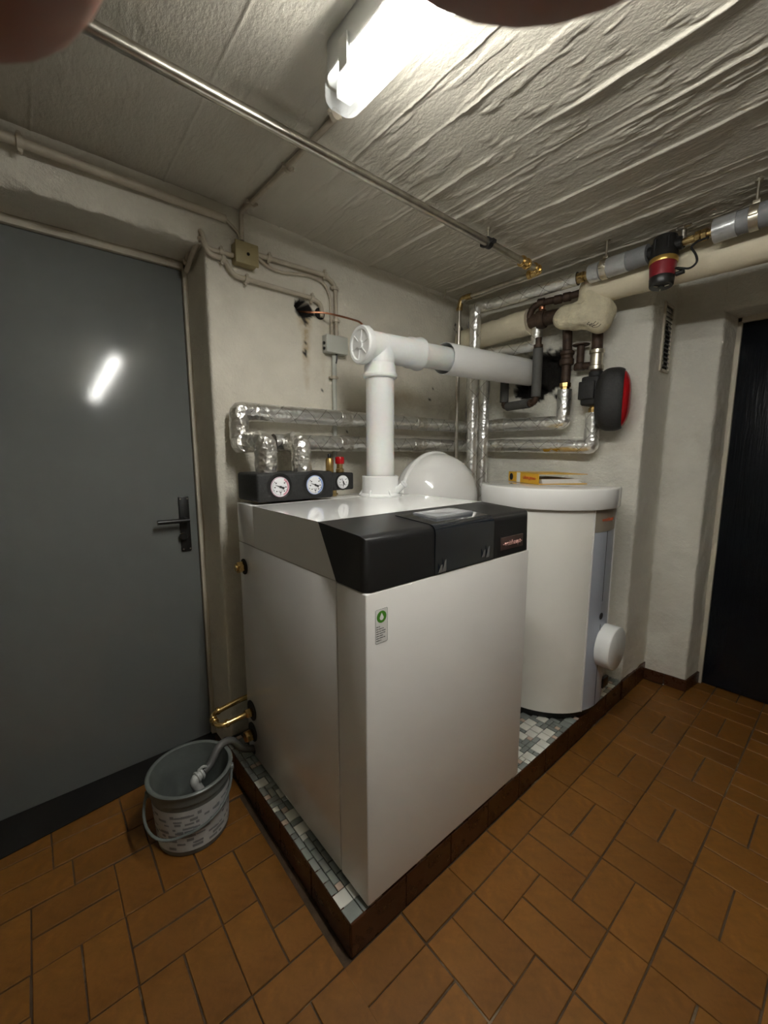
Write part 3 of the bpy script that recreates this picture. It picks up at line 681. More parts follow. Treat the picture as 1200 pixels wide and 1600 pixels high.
for cx_, arc in ((0.690, PINKP), (0.837, BLUE)):
    g = G(); g.lathe([(.050, 0), (.050, .0012), (.047, .0018)], (cx_, GY, 1.207), (0, -1, 0), 36); g.build('dial_recess', BLACK, pb)
    gauge(pb, (cx_, GY-.001, 1.207), .035, LPINK if arc is PINKP else LBLUE, 158, arc)
# ---- safety group behind it
SY = 1.475
sg = thing('safety_group', 'small black foam block with pressure gauge, brass vent and red-capped valve, behind the thermometers', 'safety group', (1.0, 1.52, ZT))
a = onY(526, 745, SY); b_ = onY(553, 769, SY)
g = G(); g.box((0.945, SY, 1.172), (b_.x, SY+.085, 1.245), 0.007, 3); g.build('foam_housing', EPP, sg)
gc = onY(535, 753, SY); gauge(sg, (gc.x, SY-.001, gc.z), .027, PVC, 113, None)
g = G(); g.cyl((gc.x-.02, SY+.04, ZT-.002), (gc.x-.02, SY+.04, 1.18), .014, 16); g.cyl((gc.x-.02, SY+.04, ZT+.004), (gc.x-.02, SY+.04, ZT+.012), .02, 6); g.build('brass_foot', BRASSD, sg)
p = onY(515, 735, SY+.045); q = onY(515, 716, SY+.045)
g = G(); x_, y_ = p.x, SY+.045
g.lathe([(.010, 0), (.010, .02), (.0165, .022), (.0165, .075), (.014, .080), (.014, .084), (.009, .086)], (x_, y_, 1.225), seg=24); av = g.build('air_vent', BRASS, sg)
g = G(); g.lathe([(.008, .0), (.008, .014), (.006, .017)], (x_, y_, 1.310), seg=14); g.build('vent_cap', BLACK, av)
p = onY(531, 735, SY+.04); x_ = p.x
g = G(); g.lathe([(.012, 0), (.018, .008), (.018, .020), (.014, .024), (.014, .045), (.016, .048)], (x_, SY+.04, 1.240), seg=18); sv = g.build('safety_valve', BRASSD, sg)
g = G(); g.lathe([(.0185, 0), (.020, .004), (.020, .026), (.017, .031)], (x_, SY+.04, 1.283), seg=12); rc = g.build('valve_cap', RED, sv); rc['label'] = 'red valve cap'

# ---- foil-wrapped heating pipes
def yA(x, off): return A0[1]+(x-A0[0])*(A1[1]-A0[1])/(A1[0]-A0[0])-off
def xB(y, off): return B0[0]+(y-B0[1])*(B1[0]-B0[0])/(B1[1]-B0[1])-off
RF = 0.036; OFA = 0.058; OFB = 0.072
def sleeve(par, path, r=RF, rough=0.0011, fil=0.012, m=None, name='foil_sleeve', step=0.014):
    g = G(); g.tube(path, r, fil, 18, rough, step, 3); return g.build(name, m or FOIL, par, 60)
def band(par, p, q, r): 
    g = G(); p = Vector(p); q = Vector(q); g.tube([p, q], r, 0, 18, 0.004, 0.009); return g.build('tape_band', FOILP, par, 70)
ZU, ZL = 1.494, 1.374
up = thing('heating_flow_pipe', 'upper of the two foil-wrapped pipes, from the left thermometer riser round both walls', 'pipe', (0.685, 1.5, ZT+.115))
sleeve(up, [(0.686, 1.50, 1.258), (0.686, 1.50, ZL), (0.645, yA(.645, OFA), ZL-.004)], .040, .006, .03, FOILP, 'riser_sleeve', .010)
sleeve(up, [(0.645, 1.58, ZL), (0.645, yA(.645, OFA), ZL-.006), (0.645, yA(.645, OFA), ZU), (0.72, yA(.72, OFA), ZU)], .037, .005, .012, FOILP, 'elbow_sleeve', .011)
sleeve(up, [(0.66, yA(.66, OFA), ZU), (1.16, yA(1.16, OFA), ZU)]); sleeve(up, [(1.17, yA(1.17, OFA), ZU), (1.72, yA(1.72, OFA), ZU)])
band(up, (1.135, yA(1.135, OFA), ZU), (1.195, yA(1.195, OFA), ZU), .0385); band(up, (1.66, yA(1.66, OFA), ZU), (1.74, yA(1.74, OFA), ZU), .0385)
sleeve(up, [(1.73, yA(1.73, OFA), ZU), (2.142, yA(2.142, OFA), ZU), (xB(1.6, OFB), 1.6, ZU), (xB(1.45, OFB), 1.45, ZU)])
band(up, (xB(1.52, OFB), 1.52, ZU), (xB(1.45, OFB), 1.45, ZU), .0385)
pu = wB(881, 640, OFB); yu = pu.y
sleeve(up, [(xB(1.46, OFB), 1.46, ZU), (xB(yu, OFB), yu, ZU), (xB(yu, OFB), yu, 1.665)], .037, .0022)
lo_ = thing('heating_return_pipe', 'lower of the two foil-wrapped pipes, from the right thermometer riser to the round black pump', 'pipe', (0.84, 1.5, ZT+.115))
sleeve(lo_, [(0.836, 1.50, 1.258), (0.836, 1.50, ZL), (0.86, yA(.86, OFA), ZL)], .040, .006, .03, FOILP, 'riser_sleeve', .010)
sleeve(lo_, [(0.79, yA(.79, OFA), ZL), (1.17, yA(1.17, OFA), ZL)]); sleeve(lo_, [(1.18, yA(1.18, OFA), ZL), (1.70, yA(1.70, OFA), ZL)])
band(lo_, (1.13, yA(1.13, OFA), ZL), (1.20, yA(1.20, OFA), ZL), .0385); band(lo_, (1.64, yA(1.64, OFA), ZL), (1.73, yA(1.73, OFA), ZL), .0385)
sleeve(lo_, [(1.71, yA(1.71, OFA), ZL), (2.142, yA(2.142, OFA), ZL), (xB(1.6, OFB), 1.6, ZL), (xB(1.44, OFB), 1.44, ZL)])
pl_ = wB(926, 660, OFB); yl = pl_.y
sleeve(lo_, [(xB(1.45, OFB), 1.45, ZL), (xB(yl, OFB), yl, ZL-.012), (xB(yl, OFB), yl, 1.535)], .037, .0022)
band(lo_, (xB(1.50, OFB), 1.50, ZL), (xB(1.44, OFB), 1.44, ZL), .0385)
g = G(); n = 10; vs = []                                   # strip of yellow tape under the lower pipe
for i in range(14):
    yq = 1.20-i*0.0165
    for k in range(6):
        a = math.radians(-150+k*22); vs.append((xB(yq, OFB)+math.cos(a)*.0392*1.0, yq, ZL-.004+math.sin(a)*.0392))
g.add(vs, [(i*6+k, i*6+k+1, (i+1)*6+k+1, (i+1)*6+k) for i in range(13) for k in range(5)]); yt = g.build('yellow_tape', YELLT, lo_)

# upright foil pipes in the corner
v1 = onY(740, 600, 1.53); v2 = onY(757.5, 600, 1.545)
vp1 = thing('corner_foil_pipe', 'left upright foil-wrapped pipe in the corner, turning along the ceiling', 'pipe', (v1.x, v1.y, 0.4))
sleeve(vp1, [(v1.x, v1.y, PZ), (v1.x, v1.y, 2.135), (v1.x+.055, 1.50, 2.146), (2.055, 1.00, 2.147)], .030, .003, .03)
vp2 = thing('corner_foil_pipe', 'right upright foil-wrapped pipe in the corner, ending above the flue', 'pipe', (v2.x, v2.y, 0.4))
t1 = wB(770, 552, .13); t2 = wB(838, 541, .13); t3 = wB(843, 520, .13)
sleeve(vp2, [(v2.x, v2.y, PZ), (v2.x, v2.y, 1.905), (t1.x, t1.y, 1.905), (t2.x, t2.y, 1.91), (t2.x, t2.y, 1.995)], .030, .003, .02)
# ---- insulated ceiling pipe, grey, with valve and small circulator
def zi(y): return 2.147
def xi(y): return 2.055+(y-1.0)*0.062
ip = thing('ceiling_heating_pipe', 'grey foam pipe with silver tape hung under the ceiling, right', 'pipe', (xi(.6), .6, 2.147))
def ipt(y): return (xi(y), y, zi(y))
def seg_(y0, y1, r, m, nm): 
    g = G(); g.tube([ipt(y0), ipt(y1)], r, 0, 20, .0012, .02); return g.build(nm, m, ip, 60)
def yat(px_, py_): return onZ(px_, py_, 2.147).y
yb0 = yat(905, 436); yb1 = yat(920, 428)
g = G(); g.tube([ipt(1.005), ipt(yb1-.03)], .014, 0, 14); g.cyl(ipt(yb0+.01), ipt(yb0-.03), .024, 8, .003); g.cyl(ipt(yb0-.035), ipt(yb0-.06), .02, 12, .002)
g.tube([Vector(ipt(yb0-.01)), Vector(ipt(yb0-.01))+Vector((-.03, -.01, -.025))], .011, 0, 10); g.build('brass_valve', BRASSD, ip)
y1_ = yat(922, 428); y2_ = yat(943, 420); y3_ = yat(1011, 395); y4_ = yat(1110, 352); y5_ = yat(1142, 341); y6_ = yat(1172, 332)
seg_(y1_, y2_+.015, .040, TAPE, 'tape_wrap'); seg_(y2_+.006, y3_, .039, GFOAM, 'foam_sleeve'); ya_ = yat(975, 407)
seg_(y2_+.012, y2_-.10, .0405, TAPE, 'tape_wrap')
seg_(y4_, y5_-.01, .0415, TAPE, 'tape_wrap'); seg_(y5_-.005, y6_, .039, GFOAM, 'foam_sleeve'); seg_(y6_-.012, -0.6, .040, GFOAM, 'foam_sleeve')
g = G(); g.tube([ipt(y3_+.02), ipt(y4_-.02)], .014, 0, 14)
for yy in (y3_-.075, y3_-.10, y4_+.05, y4_+.03): g.cyl(ipt(yy+.009), ipt(yy-.009), .022, 8, .002)
g.build('bare_pipe', BRASSD, ip)
yv = (y3_*0.45+y4_*0.55); g = G(); g.cyl(ipt(yv), Vector(ipt(yv))+Vector((-.005, 0, .055)), .008, 10); g.lathe([(.004, 0), (.024, .002), (.028, .008), (.024, .014), (.006, .016)], Vector(ipt(yv))+Vector((-.005, 0, .045)), (-.3, 0, 1), 7); g.build('valve_wheel', STEEL, ip)
def hanger(px0, py0, y, label):
    top = Vector((xi(y), y, CEIL)); h = thing('pipe_hanger', label, 'pipe hanger', top)
    g = G(); g.cyl((xi(y), y, CEIL), (xi(y), y, 2.193), .0045, 10); g.cyl((xi(y), y, CEIL-.004), (xi(y), y, CEIL+.004), .012, 12); g.build('threaded_rod', GALV, h)
    g = G(); g.lathe([(.0405, -.013), (.043, -.013), (.043, .013), (.0405, .013)], ipt(y), (0, 1, 0), 28); g.box((xi(y)-.009, y-.011, 2.185), (xi(y)+.009, y+.011, 2.203), .002); g.box((xi(y)-.052, y-.012, 2.140), (xi(y)-.040, y+.012, 2.154), .001); g.build('clamp_ring', GALV, h)
hanger(0, 0, y2_-.004, 'threaded rod hanger left of the red circulator, holding the grey pipe')
hanger(0, 0, (y6_+y6_-.012)/2, 'threaded rod hanger right of the red circulator, holding the grey pipe')
# small circulator hanging off that pipe
yc = yat(1030, 380); cr = thing('circulator_pump', 'small dark red circulator pump with gold band, hanging from the grey pipe', 'pump', ipt(yc))
c = Vector(ipt(yc)); dn = Vector((-.10, -.02, -1)).normalized()
g = G(); g.lathe([(.020, -.045), (.042, -.040), (.046, -.01), (.050, .035), (.050, .045)], c, dn, 28)
g.cyl(Vector(ipt(yc+.06)), Vector(ipt(yc-.065)), .024, 14, .003)
for a in range(6): g.box((-.004, .036, -.04), (.004, .05, .03), .002, 1, Matrix.Translation(c) @ Matrix.Rotation(a*PI/3, 4, 'Z'))
g.build('pump_body', BLACK, cr)
g = G(); g.lathe([(.0502, .045), (.0512, .047), (.0505, .062), (.0495, .064)], c, dn, 28); g.build('gold_band', GOLD, cr)
g = G(); g.lathe([(.0480, .064), (.0480, .066), (.0440, .116)], c, dn, 28); g.build('motor_can', REDM, cr)
g = G(); g.lathe([(.0445, .116), (.0450, .118), (.0430, .146), (.040, .150), (.012, .150), (.012, .154), (0, .154)], c, dn, 28)
g.build('end_cap', BLACK, cr)
e1 = c+dn*.152
for k in range(3): 
    g = G(); a = k*2.1+.4; u_ = Vector((math.cos(a), math.sin(a), 0)); u_ = (u_-dn*u_.dot(dn)).normalized(); g.tube([e1+u_*.014, e1+u_*.03], .0022, 0, 6); g.build('cap_mark', GALV, cr)
k0 = c+dn*.112+Vector((.012, -.044, 0)); pth = [k0, k0+Vector((0, -.03, .004))]
for p in ((1052, 418), (1078, 420), (1090, 410), (1088, 398), (1079, 386), (1088, 378), (1108, 370)): pth.append(onX(*p, xi(yc)-.02))
g = G(); g.tube(pth, .004, .02, 8); g.cyl(k0, k0+Vector((0, -.03, .004)), .009, 10, .002); g.build('cable', BLACK, cr)

# ---- cream wrapped main, wool lump, old iron pipework
OC = .17
cm = thing('cream_main_pipe', 'thick cream-wrapped pipe running under the grey pipe, right', 'pipe', (2.14, .7, 2.09))
p0 = onX(945, 447, 2.16); p1 = onX(1200, 378, 2.16)
dr = (p1-p0).normalized(); g = G(); g.tube([p0-dr*.06, p1+dr*1.2], .070, 0, 26, .003, .03); g.build('wrapped_pipe', CREAM, cm, 60)
g = G(); pc_ = p0-dr*.02
wl = thing('wool_insulation', 'lumpy bare mineral wool wrapped round the pipe branch above the black pump', 'insulation', wB(908, 492, .15))
b = bmesh.new(); bmesh.ops.create_icosphere(b, subdivisions=5, radius=1)
ctr = [(wB(884, 496, .15), .062), (wB(902, 494, .15), .070), (wB(922, 490, .15), .074), (wB(938, 488, .15), .068), (wB(937, 503, .15), .058), (wB(930, 470, .16), .058), (wB(925, 452, .16), .062)]
mid = wB(915, 490, .15)
P = np.array([tuple(v.co) for v in b.verts]); out = []
for dv in P:
    dv = Vector(dv); t_best = 0.03
    for cc, rr in ctr:                                    # farthest hit of the ray from the middle through the union of balls
        oc = mid-cc; bq = oc.dot(dv); cq = oc.dot(oc)-rr*rr; D = bq*bq-cq
        if D > 0: t_best = max(t_best, -bq+math.sqrt(D))
    out.append(t_best)
out = np.array(out); nz = fbm(P, 3, 2, 8)*.007+fbm(P, 14, 2, 4)*.003
for v, t_, z_ in zip(b.verts, out, nz): v.co = mid+v.co*float(t_+z_)
for _ in range(5): bmesh.ops.smooth_vert(b, verts=b.verts[:], factor=0.5, use_axis_x=True, use_axis_y=True, use_axis_z=True)
g = G(); g.bm(b); g.build('wool_lump', WOOL, wl, 80)
g = G()
for k in range(3):
    q0 = wB(921+k*4, 503+k*2, .225); g.tube([q0, q0+Vector((-.012, .01, -.012)), q0+Vector((-.01, -.02, -.018)), q0+Vector((0, -.03, -.004))], .0012, .01, 5)
g.build('tie_wire', PRINT, wl)
cw = thing('cream_corner_pipe', 'cream-wrapped pipe stub coming out of the corner below the ceiling', 'pipe', wB(790, 523, .13))
q0 = wA(722, 531, -.02); q1 = wB(828, 503, .15); q0 = Vector((2.10, 1.73, 2.005))
g = G(); g.tube([q0, q1], .066, 0, 24, .006, .018); g.build('wrapped_pipe', CREAM, cw, 70)
ir = thing('old_iron_pipes', 'dark rusty iron pipes with loop joint between cream wrap and wool lump', 'pipe', wB(850, 495, .15))
a_ = wB(828, 503, .15); c_ = wB(880, 492, .15)
g = G(); g.tube([q1+(q0-q1).normalized()*.05, a_, c_], .036, .02, 16, .002, .02); g.lathe([(.045, 0), (.047, .01), (.047, .03), (.045, .04)], a_+(c_-a_)*.25, c_-a_, 16); g.build('main_stub', RUST, ir)
lp = [wB(826, 498, .17), wB(832, 480, .17), wB(850, 472, .17), wB(880, 466, .17), wB(905, 458, .17)]
g = G(); g.tube(lp, .017, .04, 12); 
for t_ in ((846, 473), (872, 468), (886, 464)): 
    w1 = wB(*t_, .17); g.cyl(w1-Vector((-.004, .018, 0)), w1+Vector((-.004, .018, 0)), .022, 12, .003)
g.build('bypass_loop', RUST, ir)
g = G(); g.tube([wB(847, 474, .17), wB(845, 492, .16)], .012, 0, 12); g.cyl(wB(847, 480, .17), wB(846.5, 484, .17), .016, 10); g.build('short_riser', COPPER, ir)

pi1 = thing('iron_drop_pipe', 'brown iron drop pipe with coupling and brass nut, left of the pump', 'pipe', (xB(yu, OFB), yu, 1.67))
xq = xB(yu, OFB); g = G(); g.tube([(xq-.02, yu, 2.02), (xq, yu, 1.88), (xq, yu, 1.68)], .024, .04, 14, .001, .02); g.lathe([(.030, 0), (.036, .006), (.036, .03), (.030, .036), (.030, .05), (.036, .056), (.036, .07), (.028, .076)], (xq, yu, 1.79), seg=18); g.build('iron_pipe', RUST, pi1)
g = G(); g.lathe([(.024, 0), (.024, .012), (.030, .014), (.030, .034), (.022, .036), (.022, .05)], (xq, yu, 1.665), seg=8); g.build('brass_nut', BRASS, pi1)
pi2 = thing('pump_drop_pipe', 'iron drop pipe with pale galvanised union above the black pump', 'pipe', (xB(yl, OFB), yl, 1.75))
yp = wB(933, 550, OFB).y; xq = xB(yp, OFB)
g = G(); g.tube([(xq-.02, yp, 2.02), (xq-.005, yp, 1.9), (xq, yp, 1.74)], .026, .04, 14, .001, .02); g.build('iron_pipe', RUST, pi2)
g = G(); g.lathe([(.027, 0), (.036, .004), (.036, .022), (.030, .026), (.030, .080), (.036, .084), (.036, .10), (.028, .104)], (xq, yp, 1.745), seg=16); g.build('union', GALV, pi2)
# black dead leg with elbow
q = wB(908, 540, .06); q2 = wB(909, 572, .06); q3 = wB(918, 577, .06)
dl_ = thing('dead_leg_elbow', 'short dark capped pipe elbow on the wall between the two drop pipes', 'pipe elbow', q2)
g = G(); g.lathe([(.040, 0), (.042, .003), (.042, .006)], (q.x, q.y, q.z), seg=14); g.tube([(q.x, q.y, q.z+.003), (q.x, q.y, q2.z), (q2.x+.0, q2.y-.05, q2.z-.005)], .019, .02, 14); g.lathe([(.026, 0), (.029, .006), (.029, .03), (.024, .036)], (q.x, q.y, q2.z-.02), seg=14); g.build('iron_elbow', RUST, dl_)

# ---- black pump with red cover
pm_ = thing('heating_pump', 'black capsule-shaped heating pump with a red front shell, on the right wall', 'pump', wB(932, 610, OFB))
x_, y_ = xB(yl, OFB), yl; zc = 1.645
g = G(); g.box((x_-.05, y_-.035, zc-.075), (x_+.045, y_+.052, zc+.070), .012, 3); g.box((x_-.06, y_-.02, zc-.045), (x_+.05, y_+.06, zc+.045), .006, 2); g.cyl((x_, y_, zc+.05), (x_, y_, zc+.095), .034, 20, .003); g.build('pump_casing', EPP, pm_)
g = G(); g.lathe([(.022, 0), (.026, .002), (.026, .022), (.02, .024), (.02, .045)], (x_, y_, 1.535), seg=8); g.build('brass_union', BRASS, pm_)
def head(cut_lo, cut_hi, sc, name, m):
    b = bmesh.new(); bmesh.ops.create_icosphere(b, subdivisions=5, radius=1)
    for v in b.verts:
        n_ = v.co; k = (abs(n_.x)**2.6+(abs(n_.y)**3.0)+(abs(n_.z)**2.6))**(-1/2.7); v.co = Vector((n_.x*k*.094*sc, n_.y*k*.080*sc, n_.z*k*.152*sc))
    for lim, side in ((cut_lo, -1), (cut_hi, 1)):
        if lim is None: continue
        bmesh.ops.bisect_plane(b, geom=b.verts[:]+b.edges[:]+b.faces[:], plane_co=(0, lim, 0), plane_no=(0, side, 0), clear_outer=True)
        bmesh.ops.holes_fill(b, edges=[e for e in b.edges if e.is_boundary])
    R_ = Matrix.Translation((x_-.020, y_-.098, 1.590)) @ Matrix.Rotation(math.radians(17), 4, 'Z')
    for v in b.verts: v.co = R_ @ v.co
    g = G(); g.bm(b); return g.build(name, m, pm_, 50)
head(-.046, None, 1.0, 'pump_head', EPP)
sh = head(None, -.0465, .97, 'front_shell', RED); sh['label'] = 'red front shell'

# ---- grey foam-sleeved condensate pipe
q1_ = wB(841, 545, .20); q2_ = wB(840, 622, .20)
gp = thing('grey_foam_pipe', 'thin dark grey foam-sleeved pipe bent round below the flue at the wall', 'pipe', q2_)
zt_, zb_ = q1_.z, 1.597; xa, ya = q1_.x, q1_.y; bx_, by_ = 2.165, 1.452
g = G(); g.tube([(xa, ya, zb_+.028), (xa, ya, zt_)], .025, 0, 16); g.build('foam_sleeve', DFOAM, gp)
v_ = Vector((bx_-xa, by_-ya, 0)).normalized()
g = G(); g.tube([Vector((xa, ya, zb_))+v_*.05, Vector((bx_, by_, zb_))-v_*.035], .025, 0, 16); g.build('foam_sleeve', DFOAM, gp)
g = G(); g.tube([(bx_, by_, zb_+.028), (bx_, by_, 1.86)], .025, 0, 16); g.build('foam_sleeve', DFOAM, gp)
g = G(); g.tube([(xa, ya, zt_+.055), (xa, ya, zb_), (bx_, by_, zb_), (bx_, by_, zb_+.05)], .016, .03, 12); g.cyl(Vector((xa, ya, zb_))+v_*.028, Vector((xa, ya, zb_))+v_*.042, .021, 12, .002); g.cyl((xa, ya, zt_+.004), (xa, ya, zt_+.02), .023, 12); g.build('bare_elbow', RUST, gp)

# ---- expansion vessel
vx, vz, vr, vy = 1.628, 1.085, .243, 1.50
ve = thing('expansion_vessel', 'round glossy white expansion vessel on the wall behind the boiler', 'expansion vessel', (vx, 1.72, vz))
def dome(sign, dep): return [(vr*max(0, math.cos(a))**.82 if a < PI/2-1e-6 else 0, sign*dep*math.sin(a)**.9) for a in np.linspace(0, PI/2, 24)]
g = G(); g.lathe([(r, h) for r, h in dome(1, .185)], (vx, vy-.008, vz), (0, -1, 0), 64); fs = g.build('front_shell', VESS, ve, 50)
g = G(); g.lathe([(vr, 0)]+[(r, h) for r, h in dome(1, .14)][1:], (vx, vy+.008, vz), (0, 1, 0), 64); g.build('rear_shell', VESS, ve, 50)
g = G(); g.lathe([(vr-.004, -.012), (vr+.008, -.011), (vr+.012, -.005), (vr+.012, .005), (vr+.008, .011), (vr-.004, .012)], (vx, vy, vz), (0, 1, 0), 64); g.build('rim_seam', VESS, ve, 60)
vq = onY(738, 778, 1.385)
g = G(); g.lathe([(.020, 0), (.020, .010), (.017, .012), (.011, .004), (.011, .012), (0, .012)], (1.800, 1.385, 1.098), (.72, -.64, .05), 20); g.build('valve_cap', BLACK, ve)
g = G(); g.box((vx-.03, vy+.13, vz-.05), (vx+.03, 1.742, vz+.05), .004); g.build('wall_bracket', GALV, ve)

# ---- hot water tank
TX, TY, TR = 1.945, 1.035, .305
tk = thing('water_tank', 'tall white cylindrical hot water tank with flat lid, right of the boiler', 'water tank', (TX, TY, PZ))
g = G(); g.lathe([(.270, 0), (.285, .004), (.285, .038), (.300, .040)], (TX, TY, PZ), seg=72); g.build('base_ring', BLACK, tk)
def arc_shell(a0, a1, r, z0, z1, name, m, th=.004):
    n = max(6, int(abs(a1-a0)/4)); vs = []
    for i in range(n+1):
        a = math.radians(a0+(a1-a0)*i/n); 
        for rr in (r, r-th):
            for z in (z0, z1): vs.append((TX+rr*math.cos(a), TY+rr*math.sin(a), z))
    fs = []
    for i in range(n):
        k = i*4; fs += [(k, k+4, k+5, k+1), (k+2, k+3, k+7, k+6), (k+1, k+5, k+7, k+3), (k, k+2, k+6, k+4)]
    fs += [(0, 1, 3, 2), (n*4, n*4+2, n*4+3, n*4+1)]
    g = G(); g.add(vs, fs); return g.build(name, m, tk, 30)
arc_shell(-68.5, 247.2, TR, PZ+.040, 1.095, 'casing_sheet', TANKW)
arc_shell(-112.5, -111.3, TR+.002, PZ+.040, 1.095, 'trim_strip', WHITE, .006); arc_shell(-68.6, -67.4, TR+.002, PZ+.040, 1.095, 'trim_strip', WHITE, .006)
pn = arc_shell(-111.2, -68.8, TR-.003, PZ+.040, .985, 'front_strip', PANEL); pn['label'] = 'blue grey front strip'
tp = arc_shell(-111.2, -68.8, TR-.002, .986, 1.092, 'name_panel', BEIGE); tp['label'] = 'beige grey top panel'
a = math.radians(-86); nrm = Vector((math.cos(a), math.sin(a), 0)); tan = Vector((-math.sin(a), math.cos(a), 0))
o = text('weishaupt', .026, ORANGE, tk, (0, 0, 1.040), (1, 0, 0), (0, 0, 1), 'panel_lettering', .0005)
for v in o.data.vertices:
    a_ = math.radians(-93)+v.co.x/TR; rr = TR-.0012-v.co.y; v.co = (TX+rr*math.cos(a_), TY+rr*math.sin(a_), v.co.z)
a = math.radians(-93.5); nrm = Vector((math.cos(a), math.sin(a), 0)); tan = Vector((-math.sin(a), math.cos(a), 0)); c = Vector((TX, TY, 0))+nrm*(TR-.0022)
g = G()
for z0_, z1_ in ((.66, .985), (.138, .55)): g.prism([c+tan*-.0015+Vector((0, 0, z0_)), c+tan*.0015+Vector((0, 0, z0_)), c+tan*.0015+Vector((0, 0, z1_)), c+tan*-.0015+Vector((0, 0, z1_))], nrm*.0006)
g.build('centre_line', PRINT, tk, smooth=False)
g = G(); g.lathe([(.016, 0), (.016, .0008), (.0105, .0008), (.0105, .0002)], c+Vector((0, 0, .590)), nrm, 28)
g.prism([c+tan*-.006+Vector((0, 0, .583))+nrm*.0008, c+tan*.001+Vector((0, 0, .585))+nrm*.0008, c+tan*.006+Vector((0, 0, .597))+nrm*.0008, c+tan*-.001+Vector((0, 0, .595))+nrm*.0008], nrm*.0004); g.build('round_emblem', PRINT, tk, smooth=False)
for k in range(5): 
    zz = .625+.0055*k; g = G(); g.box((-.006, 0, -.0012), (.006, .0006, .0012)); 
    mt = Matrix((tan, nrm, Vector((0, 0, 1)))).transposed().to_4x4(); mt.translation = c+Vector((0, 0, zz)); b = G(); b.add([mt @ Vector(v) for v in g.v], g.f); b.build('emblem_print', GREYP, tk, smooth=False)
g = G(); g.lathe([(.300, 0), (.320, .0), (.322, .004), (.322, .082), (.319, .088), (.312, .0905), (0, .0915)], (TX, TY, 1.088), seg=96); g.build('lid', GLOSSW, tk, 50)
g = G(); g.lathe([(.101, 0), (.101, .055), (.100, .061), (.097, .0635), (0, .064)], (1.980, TY-.300, .436), (0, -1, 0), 56); g.build('flange_cover', PVC, tk, 45)
g = G(); g.tube([(2.05, .80, PZ+.11), (2.05, .742, PZ+.11)], .022, 0, 16); g.box((2.02, .735, PZ+.085), (2.08, .75, PZ+.135), .003); g.build('drain_stub', BLACK, tk)

# ---- ring binder on the lid
ZL_ = 1.1797
P2 = Vector((1.832, 1.022)); P1 = Vector((1.962, 1.262)); sd = (P1-P2).normalized(); wd = Vector((sd.y, -sd.x)); SL = .285; SW = .052; BW = .265
bi = thing('ring_binder', 'yellow ring binder lying on the tank lid', 'binder', (P2.x, P2.y, ZL_))
def B_(s, t, z): return Vector((P2.x+sd.x*s+wd.x*t, P2.y+sd.y*s+wd.y*t, ZL_+z))
g = G(); g.prism([B_(0, 0, .0002), B_(SL, 0, .0002), B_(SL, .0025, .0002), B_(0, .0025, .0002)], (0, 0, SW)); sp_ = g.build('spine', YELL, bi, smooth=False)
g = G(); g.prism([B_(0, 0, .0002), B_(SL, 0, .0002), B_(SL, BW, .0002), B_(0, BW, .0002)], (0, 0, .0025)); g.build('bottom_cover', YELL, bi, smooth=False)
g = G(); vs = [B_(0, 0, SW), B_(SL, 0, SW), B_(SL, BW, SW-.004), B_(0, BW, SW-.004)]; g.prism(vs, (0, 0, -.0026)); g.build('top_cover', YELL, bi, smooth=False)
g = G()
for k in range(5):
    z0_ = .003+k*.0042; g.prism([B_(.012+.002*k, .03, z0_), B_(SL-.012, .03, z0_), B_(SL-.012, BW-.02-.008*(k % 3), z0_-.0), B_(.012+.002*k, BW-.02-.008*(k % 3), z0_-.0)], (0, 0, .0038))
g.build('paper_stack', PAPER, bi, smooth=False)
g = G(); g.prism([B_(.05, .012, .026), B_(SL-.05, .012, .026), B_(SL-.05, .05, .030), B_(.05, .05, .030)], (0, 0, .002))
for s_ in (.10, .18): g.tube([B_(s_, .02, .004), B_(s_, .02, .040), B_(s_, .06, .040), B_(s_, .06, .004)], .0018, .02, 6)
g.build('ring_mechanism', GALV, bi)
nb = -Vector((wd.x, wd.y, 0))
def spq(s0, s1, z0, z1, m, nm): 
    g = G(); g.prism([B_(s0, 0, z0)+nb*.0004, B_(s1, 0, z0)+nb*.0004, B_(s1, 0, z1)+nb*.0004, B_(s0, 0, z1)+nb*.0004], nb*.0004); return g.build(nm, m, sp_, smooth=False)
spq(.165, .200, .001, SW-.001, PAPER, 'white_label')
g = G(); cc = B_(.255, 0, SW/2)+nb*.0005; g.lathe([(.018, 0), (.018, .0006), (.0145, .0006), (.0145, 0)], cc, nb, 28); g.tube([cc+Vector((0, 0, .0)), cc+Vector((sd.x*.012, sd.y*.012, 0))], .0016, 0, 6); g.tube([cc-Vector((sd.x*.012, sd.y*.012, 0)), cc], .0016, 0, 6); g.build('finger_hole', PRINT, sp_)
text('-weishaupt-', .027, ORANGE, bi, B_(.082, 0, SW*.48)+nb*.0012, Vector((sd.x, sd.y, 0)), (0, 0, -1), 'spine_lettering', .0006, .0002)

# ---- conduits and boxes on the back wall
def cond(path, r, fil=.03): g = G(); g.tube(path, r, fil, 12); return g
def clip(par, p, ax, r, nrm=(0, -1, 0)):
    p = Vector(p); ax = Vector(ax).normalized(); nn = Vector(nrm).normalized(); g = G()
    g.lathe([(r+.001, -.007), (r+.005, -.007), (r+.005, .007), (r+.001, .007)], p, ax, 14); sd_ = ax.cross(nn)
    for s_ in (-1, 1): g.cyl(p+sd_*(r+.008)*s_-nn*r*.6, p+sd_*(r+.008)*s_+nn*r*.4, .006, 8)
    g.cyl(p-nn*(r+.012), p-nn*r*.5, .008, 8); return g.build('clip', CONDUIT, par)
O1 = .017
jb = thing('junction_box', 'old yellow-brown junction box high on the back wall', 'junction box', wA(385, 395))
a = wA(368, 374, .045); b_ = wA(403, 418, .045); 
g = G(); ym = yA((a.x+b_.x)/2, 0); g.box((a.x, ym-.045, b_.z), (b_.x, ym+.004, a.z), .006, 3); g.build('box_body', JBOX, jb)
